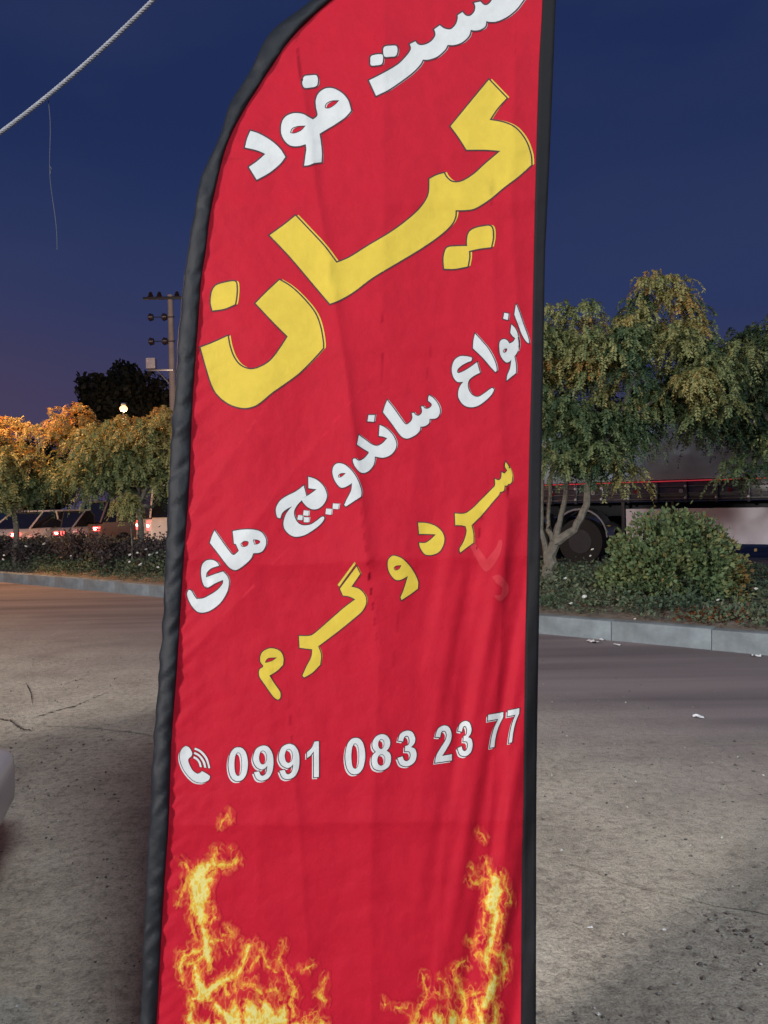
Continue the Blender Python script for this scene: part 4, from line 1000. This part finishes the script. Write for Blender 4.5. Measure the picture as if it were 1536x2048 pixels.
pr.glyph(G(6, "765,528! 820,555 880,610 915,670 925,720 910,770 870,815 810,840 770,840 718,830! 715,880 695,930 650,975 600,988 560,965 525,920 508,875 512,852 530,850 560,870 590,865 625,840 658,800 660,787! 600,750 548,715! 565,625! 620,665 690,715 740,728 790,705 838,655! 800,640 757,632!"), 'white', (2.2, -.6), I)
pr.glyph(G(6, "657,432! 718,432! 710,497! 648,492!"), 'white', (2.2, -.6), I)
pr.glyph(G(6, "370,895 430,910 490,960 540,1030 575,1110 590,1170 585,1215! 540,1245 440,1310! 425,1295! 450,1240 490,1160 500,1085! 460,1110 420,1128 385,1125 345,1080 318,1020 312,960 330,915", "365,1012 395,990 440,990! 415,1015 390,1030 368,1032"), 'white', (2, -.6), I)
pr.glyph(G(5, "985,283! 1040,300 1090,340 1120,390 1127,440 1105,490 1065,525 1020,532 980,515 950,485 935,462! 900,500 877,545 880,590 905,635 945,655 1000,650 1050,620 1085,592 1105,590 1105,612 1070,655 1010,700 950,732 885,743 835,720 800,675 797,620 820,560 862,508! 820,530 785,560 770,600! 750,595 738,560 740,515 770,465 820,430 890,395 950,350! 970,430! 946,446! 1000,415 1050,378! 1020,375 987,370!"), 'white', (1.8, -.5), I)
for q in ("950,540! 990,545! 985,583! 945,578!", "908,576! 943,582! 936,616! 901,611!", "953,592! 993,595! 987,633! 950,630!", "1175,487! 1223,490! 1214,532! 1172,527!", "1123,526! 1167,531! 1160,575! 1117,569!"): pr.glyph(G(5, q), 'white', (1.6, -.5), .8)
pr.glyph(G(5, "405,700! 480,688 560,688 620,705 655,750 660,800 640,845 610,865 562,870! 545,910 500,955 450,990 415,998 370,970 300,880 230,790! 245,740 265,695! 310,760 360,830 405,882 435,868 452,850! 430,800! 415,795!", "465,800 490,776 525,780 520,810 490,822 470,815", "560,765! 595,765 617,780 600,800 570,803!"), 'white', (2, -.6), I)
pr.glyph(G(5, "300,965! 285,940 250,922 205,925 172,955 162,1010 170,1080 190,1125 220,1130 270,1100 328,1075! 330,1100 290,1150 230,1190 180,1215 130,1218 105,1190 88,1160 68,1152 55,1180 65,1225 95,1280 135,1318 180,1325 240,1305 310,1250 360,1170 375,1100 365,1050 330,1010! 270,1030 200,1055! 205,1020 240,985"), 'white', (2, -.6), I)
pr.build('letter')
pr = Print()
pr.glyph(G(7, "1360,62! 1380,90 1393,130 1390,165 1365,182 1355,182! 1350,208 1330,216! 1325,230 1290,270 1240,330 1185,385! 1195,430 1195,475! 1160,500 1128,525! 1125,505 1145,470 1160,420 1155,390! 1130,385 1103,385! 1100,325! 1150,325 1190,300 1240,250 1290,200 1306,180 1305,148! 1325,155 1337,142 1340,113! 1355,120 1369,104! 1357,85"), 'yellow', (2, 0), I)
pr.glyph(G(7, "912,372! 960,375 1010,395 1040,430 1045,470 1025,515 990,535 950,535 925,505 917,475! 950,475 980,455 1003,432! 960,430 917,430!"), 'yellow', (1.5, -.5), I)
pr.glyph(G(7, "795,542 835,560 880,610 910,670 910,710! 870,740 827,768! 822,755! 840,710 860,645! 820,665 790,660 762,620 757,570 775,545", "787,605 800,592 827,590! 815,610 795,617"), 'yellow', (1.5, -.5), I)
pr.glyph(G(7, "597,597! 615,635! 570,700! 610,712 640,745 645,785 625,825 580,865 500,930 400,1005! 415,1050 410,1100! 370,1140 328,1165! 320,1155! 340,1110 365,1060 370,1020! 340,1017 305,1012! 302,952! 350,952 380,940 450,880 530,810 590,765! 560,750 527,745! 512,710!"), 'yellow', (2, -.5), I)
pr.glyph(G(7, "583,578! 590,586! 508,700! 500,690!"), 'yellow', (1, -1.5), .8)
pr.glyph(G(7, "120,1030 160,1015 205,1030 222,1065 220,1100! 190,1130 150,1155! 175,1195 205,1240 205,1270 190,1277 165,1255 130,1205 100,1160 100,1125 120,1108 105,1085 105,1055", "128,1085 145,1065 190,1062! 165,1080 130,1090"), 'yellow', (1.5, -.5), I)
pr.build('letter')
# digits: outlines in a unit box (x right, y down)
DG = {'0': ["50,0 72,4 90,20 98,50 90,80 72,96 50,100 28,96 10,80 2,50 10,20 28,4", "50,15 36,24 31,50 36,76 50,85 64,76 69,50 64,24"],
      '1': ["70,0! 70,100! 42,100! 42,27! 22,39 4,45! 4,29! 30,17 46,0!"],
      '9': ["48,0 74,5 93,24 98,50 92,76 74,94 45,100 20,94 6,75! 30,73! 38,84 50,86 64,78 70,58! 58,65 42,68 18,60 4,44 4,28 18,8", "49,14 36,19 30,34 36,49 49,54 62,48 68,34 62,20"],
      '8': ["50,0 76,5 92,20 90,36 76,47! 92,56 97,72 88,90 68,98 50,100 32,98 12,90 3,72 8,56 24,47! 10,36 8,20 24,5", "50,13 38,18 35,28 40,37 50,41 60,37 65,28 62,18", "50,55 36,60 31,71 36,82 50,87 64,82 69,71 64,60"],
      '3': ["48,0 76,6 90,24 86,38 70,48! 90,55 97,72 88,90 66,99 44,100 18,93 4,74! 29,71! 36,82 49,86 63,81 68,70 62,60 40,57! 42,43! 58,40 63,30 58,18 47,14 36,18 31,29! 7,25! 18,7"],
      '2': ["50,0 78,6 93,26 88,46 66,66 42,84! 95,83! 95,100! 4,100! 12,80 36,60 60,42 67,28 62,18 50,14 37,18 32,31! 6,28! 20,7"],
      '7': ["3,2! 97,2! 97,17! 72,42 57,72 52,100! 26,100! 34,66 48,40 68,19! 3,19!"]}
def dig(ch, x0, x1, y0, y1, sl, lean=0):
    polys = []
    for q in DG[ch]:
        p = parse(q, 0, 0, 1); X = p[:, 0]/100; Yy = p[:, 1]/100
        x = x0+(x1-x0)*X+lean*(1-Yy); y = y0+(y1-y0)*Yy+sl*(x1-x0)*(X-.5)
        polys.append(np.stack([Z[8][0]+x*Z[8][2], Z[8][1]+y*Z[8][2]], 1))
    # densify
    out = []
    for q in polys:
        r = []
        for a, b in zip(q, np.roll(q, -1, 0)):
            k = max(1, int(np.hypot(*(b-a))/6))
            for t in range(k): r.append(a+(b-a)*t/k)
        out.append(np.array(r))
    return out
pr = Print()
for a in [('0', 241, 325, 238, 378, -.04), ('9', 343, 431, 231, 376, -.05), ('9', 449, 539, 224, 370, -.05), ('1', 566, 640, 214, 362, -.05), ('0', 726, 812, 199, 350, -.08),
          ('8', 834, 920, 184, 334, -.10), ('3', 941, 1026, 169, 316, -.12), ('2', 1097, 1174, 148, 297, -.14), ('3', 1191, 1258, 129, 274, -.16), ('7', 1311, 1378, 95, 237, -.18, 8), ('7', 1393, 1444, 78, 217, -.2, 8)]:
    pr.glyph(dig(*a), 'white', (-2.6, 2.8), 1.8)
pr.build('digit')
pr = Print()
pr.glyph(G(8, "62,234 80,240 92,262 88,276! 76,287 79,306 94,334 113,348! 124,345 133,337! 150,346 166,357! 160,374 132,385 96,375 60,335 42,290 44,255"), 'white', (-2.2, 2.4), 1.4)
for q in ("103,240 130,252 155,282 167,324! 160,325! 148,288 126,260 101,247!", "101,258 122,268 142,292 151,322! 143,323! 134,297 118,275 99,265!", "99,275 115,284 127,301 132,320! 124,320! 119,304 110,291 97,283!"): pr.glyph(G(8, q), 'white', (-.8, .8), .8, False)
pr.build('phone_symbol')

M_ghost = cloth('show_through', (.37, .022, .034), .62, 0, spec=.12)
for q in ("1160,455! 1195,470 1235,520 1262,560! 1310,500 1325,460! 1345,470 1325,550 1270,620 1235,600 1190,520!", "1290,650! 1330,640 1372,690 1370,740 1330,775 1300,745! 1335,740 1340,705 1310,680!"):
    Vg, Fg = fill([parse(q, *Z[7])]); ban_mesh('show_through', Vg[:, 0], Vg[:, 1], Fg, M_ghost, .0006)
# ---- printed flames ---------------------------------------------------
FL = [ # polylines of (x, y, radius)
 [(433,1694,3),(427,1712,6),(430,1728,8),(404,1738,12)], [(430,1728,7),(455,1733,7),(475,1721,6)], [(404,1738,14),(396,1764,23),(401,1790,23),(396,1812,18)],
 [(396,1812,15),(402,1832,15),(400,1845,10),(408,1858,9),(413,1881,12),(414,1905,12),(419,1935,6)], [(383,1820,3),(380,1838,4),(388,1860,3),(394,1880,4)], [(425,1815,3),(428,1833,4),(420,1855,3)], [(413,1883,9),(444,1882,4)],
 [(378,1750,3),(369,1775,5),(355,1806,4)], [(414,1893,6),(390,1905,7),(372,1910,7),(366,1918,9),(359,1935,8),(366,1964,5)], [(366,1930,5),(388,1925,8),(392,1945,9),(396,1966,12),(412,1988,15),(385,1996,8)],
 [(413,1905,8),(390,1925,7)], [(412,1985,12),(440,1965,10),(470,1952,8),(484,1935,7),(491,1915,8),(495,1893,8),(512,1889,4)], [(440,1965,8),(455,1950,5)],[(470,1952,4),(468,1985,5)],
 [(567,1884,2),(564,1900,4),(555,1925,4),(572,1945,3),(583,1970,5),(590,1980,6),(583,2003,5),(588,2030,5)], [(520,1897,3),(530,1925,5),(552,1945,3)],[(527,1900,2),(515,1918,4),(500,1940,3)],
 [(380,1998,5),(384,2020,6),(380,2040,10)], [(404,2000,7),(425,2000,6)],[(432,2012,9),(450,2030,12),(470,2040,18)], [(468,2005,8),(470,2045,20)], [(497,2003,8),(503,2030,20),(512,2050,34)], [(530,2008,10),(540,2040,24)], [(568,2012,7),(562,2040,18)],
 [(650,1950,1.5),(645,1975,4),(640,1990,8),(648,2000,7)], [(458,1627,3),(447,1638,4),(440,1655,2)],[(458,1627,2),(460,1642,2)], [(600,1939,2),(612,1938,3),(626,1926,2)], [(603,2042,2),(633,2020,2),(637,2045,2)], [(362,1905,2),(370,1901,3)],
 [(464,1697,2),(462,1700,3)],[(465,1885,1.5),(455,1903,2)],[(455,1853,3),(465,1870,4),(445,1870,4)],
 [(431,1965,5),(450,1975,6),(455,1990,6)],[(485,1975,6),(505,1965,6),(520,1985,6)],[(535,1985,7),(550,1975,5),(560,1995,6)],
 # right side
 [(971,1722,3),(976,1738,5),(982,1750,7),(992,1762,12),(990,1784,17),(982,1808,18),(992,1828,12),(987,1862,9),(979,1890,9),(972,1918,10),(975,1942,5)], [(940,1761,5),(950,1766,5),(974,1757,4)], [(1000,1745,4),(1013,1770,3),(1018,1792,3),(1024,1806,3),(1012,1810,3)],
 [(968,1825,3),(966,1850,3),(975,1870,4)], [(1004,1830,4),(1003,1850,3),(995,1880,4)], [(972,1915,7),(954,1907,5)], [(985,1905,5),(1003,1910,7),(1010,1925,8),(1012,1940,7),(1006,1962,4)], [(985,1945,7),(990,1960,9),(980,1985,13),(972,2008,12),(962,2012,6)],
 [(930,1922,2),(918,1930,5),(904,1941,4),(913,1962,6),(922,1985,7),(930,2005,6),(928,2025,5)], [(963,1985,5),(945,1985,6),(930,1990,6)], [(846,1945,2),(848,1965,4),(855,1985,4),(845,2005,3),(834,2022,4),(830,2047,6)], [(880,1953,2),(892,1970,4),(898,1995,4)], [(870,1985,3),(878,1990,4)],
 [(905,2025,8),(906,2046,14)], [(930,2030,7),(930,2050,14)], [(990,2005,4),(993,2025,7),(988,2047,8)], [(930,1925,1),(937,1934,2)], [(958,1663,3),(971,1680,2)], [(944,1735,3),(948,1742,2)], [(789,2013,2),(800,2018,3),(818,2014,2)], [(768,2000,2),(770,2010,3)], [(938,1880,4),(945,1890,5),(960,1870,3)],
 [(870,2030,8),(880,2050,12)], [(950,2000,6),(960,2030,9),(965,2050,12)]]
for xx in list(range(385, 660, 26))+list(range(830, 1010, 26)): FL.append([(xx, 2052, 12), (xx+random.uniform(-8, 8), 2100, 24), (xx+random.uniform(-8, 8), 2220, 26), (xx, 2380, 26)])
fr = random.Random(5)
for L in list(FL):
    for (ax, ay, ar), (bx, by, br) in zip(L, L[1:]):
        for q in range(int(math.hypot(bx-ax, by-ay)/9)+(1 if ar > 5 else 0)):
            t = fr.random(); x = ax+(bx-ax)*t; y = ay+(by-ay)*t; r = ar+(br-ar)*t
            if r < 3.2 or fr.random() < .35: continue
            x += fr.uniform(-r, r)*.8; y -= r*.3; a = fr.uniform(-.8, .8); l = r*fr.uniform(.9, 1.9)+5; w = [(x, y, r*.4)]
            for k in range(3):
                x += math.sin(a)*l/3; y -= math.cos(a)*l/3; a += fr.uniform(-.7, .7); w.append((x, y, max(.8, r*.4*(1-(k+1)/3))))
            FL.append(w)
def flames():
    for (bx0, bx1, by0, by1, st) in ((345, 665, 1605, 2060, 1.25), (760, 1034, 1645, 2060, 1.25), (360, 1020, 2060, 2380, 5)):
        gx = np.arange(bx0, bx1, st); gy = np.arange(by0, by1, st); X, Yv = np.meshgrid(gx, gy)
        wx = X+5*fbm(X/14, Yv/20, 3)+1.6*fbm(X/5, Yv/7+9, 2); wy = Yv+7*fbm(X/15+50, Yv/22, 3)
        D = np.full(X.shape, -50.)
        for L in FL:
            if min(p[0] for p in L) > bx1+30 or max(p[0] for p in L) < bx0-30: continue
            for (ax, ay, ar), (bx, by, br) in zip(L, L[1:]):
                # local window only
                m = 45; c0, c1 = np.searchsorted(gx, (min(ax, bx)-m, max(ax, bx)+m)); r0, r1 = np.searchsorted(gy, (min(ay, by)-m, max(ay, by)+m))
                if c1 <= c0 or r1 <= r0: continue
                wxx = wx[r0:r1, c0:c1]; wyy = wy[r0:r1, c0:c1]; dx, dy = bx-ax, by-ay; L2 = dx*dx+dy*dy+1e-6
                t = np.clip(((wxx-ax)*dx+(wyy-ay)*dy)/L2, 0, 1); d = ar+(br-ar)*t-np.hypot(wxx-ax-dx*t, wyy-ay-dy*t)
                D[r0:r1, c0:c1] = np.maximum(D[r0:r1, c0:c1], d-.9)
        n1 = fbm(X/9+.5*fbm(X/14, Yv/14), Yv/20+4, 3); rid = np.clip(1-np.abs(n1)*3.2, 0, 1)
        n2 = perlin(X/11+7, Yv/19+.6*n1); rid2 = np.clip(1-np.abs(n2)*5, 0, 1)
        S = lambda a, b, v: np.clip((v-a)/(b-a), 0, 1)**2*(3-2*np.clip((v-a)/(b-a), 0, 1))
        depth_ = lambda v: S(1.0, 8.0, v)
        body = S(-.6, .9, D)*np.clip(.62+.45*depth_(D)+.6*rid, 0, 1); depth = S(1.0, 9.0, D)
        edge = np.exp(-((D-.8)/1.1)**2)
        veil = S(-14, 0, D)*(1-body)*np.clip(.35+1.3*fbm(X/16+3, Yv/24, 3), 0, .85)
        line = S(-13, -1, D)*(1-body)*rid2*.75
        y_ = np.clip(.20+.42*depth+.5*rid*(.4+depth)-.35*np.clip(n2*1.6, 0, 1)*(1-.5*depth)+.15*edge, 0, 1)
        stops = [0, .25, .5, .75, 1]
        cr = np.interp(y_, stops, [.43, .47, .50, .50, .50]); cg = np.interp(y_, stops, [.05, .13, .27, .38, .45]); cb = np.interp(y_, stops, [.022, .025, .035, .055, .16])
        base = np.array([.33, .005, .018]); colr = base+np.zeros(X.shape+(3,))
        for w, c in ((veil, (.40, .035, .018)), (line, (.50, .16, .04))): colr = colr*(1-w[..., None])+np.array(c)*w[..., None]
        colr = colr*(1-body[..., None])+np.stack([cr, cg, cb], -1)*body[..., None]
        ny, nx = X.shape; i = (np.arange(ny-1)[:, None]*nx+np.arange(nx-1)[None, :])
        g = np.maximum(np.maximum(body, veil), line)
        Q = np.stack([i, i+1, i+nx+1, i+nx], -1).reshape(-1, 4); Q = Q[g.ravel()[Q].max(1) > .03]
        used = np.unique(Q); remap = np.full(nx*ny, -1); remap[used] = np.arange(len(used)); Q = remap[Q]
        px = X.ravel()[used]; py = Yv.ravel()[used]
        ban_mesh('flame_print', px, py, Q, M_flame, .0007, 4, {'burn_colour': ('POINT', colr.reshape(-1, 3)[used])})
flames()
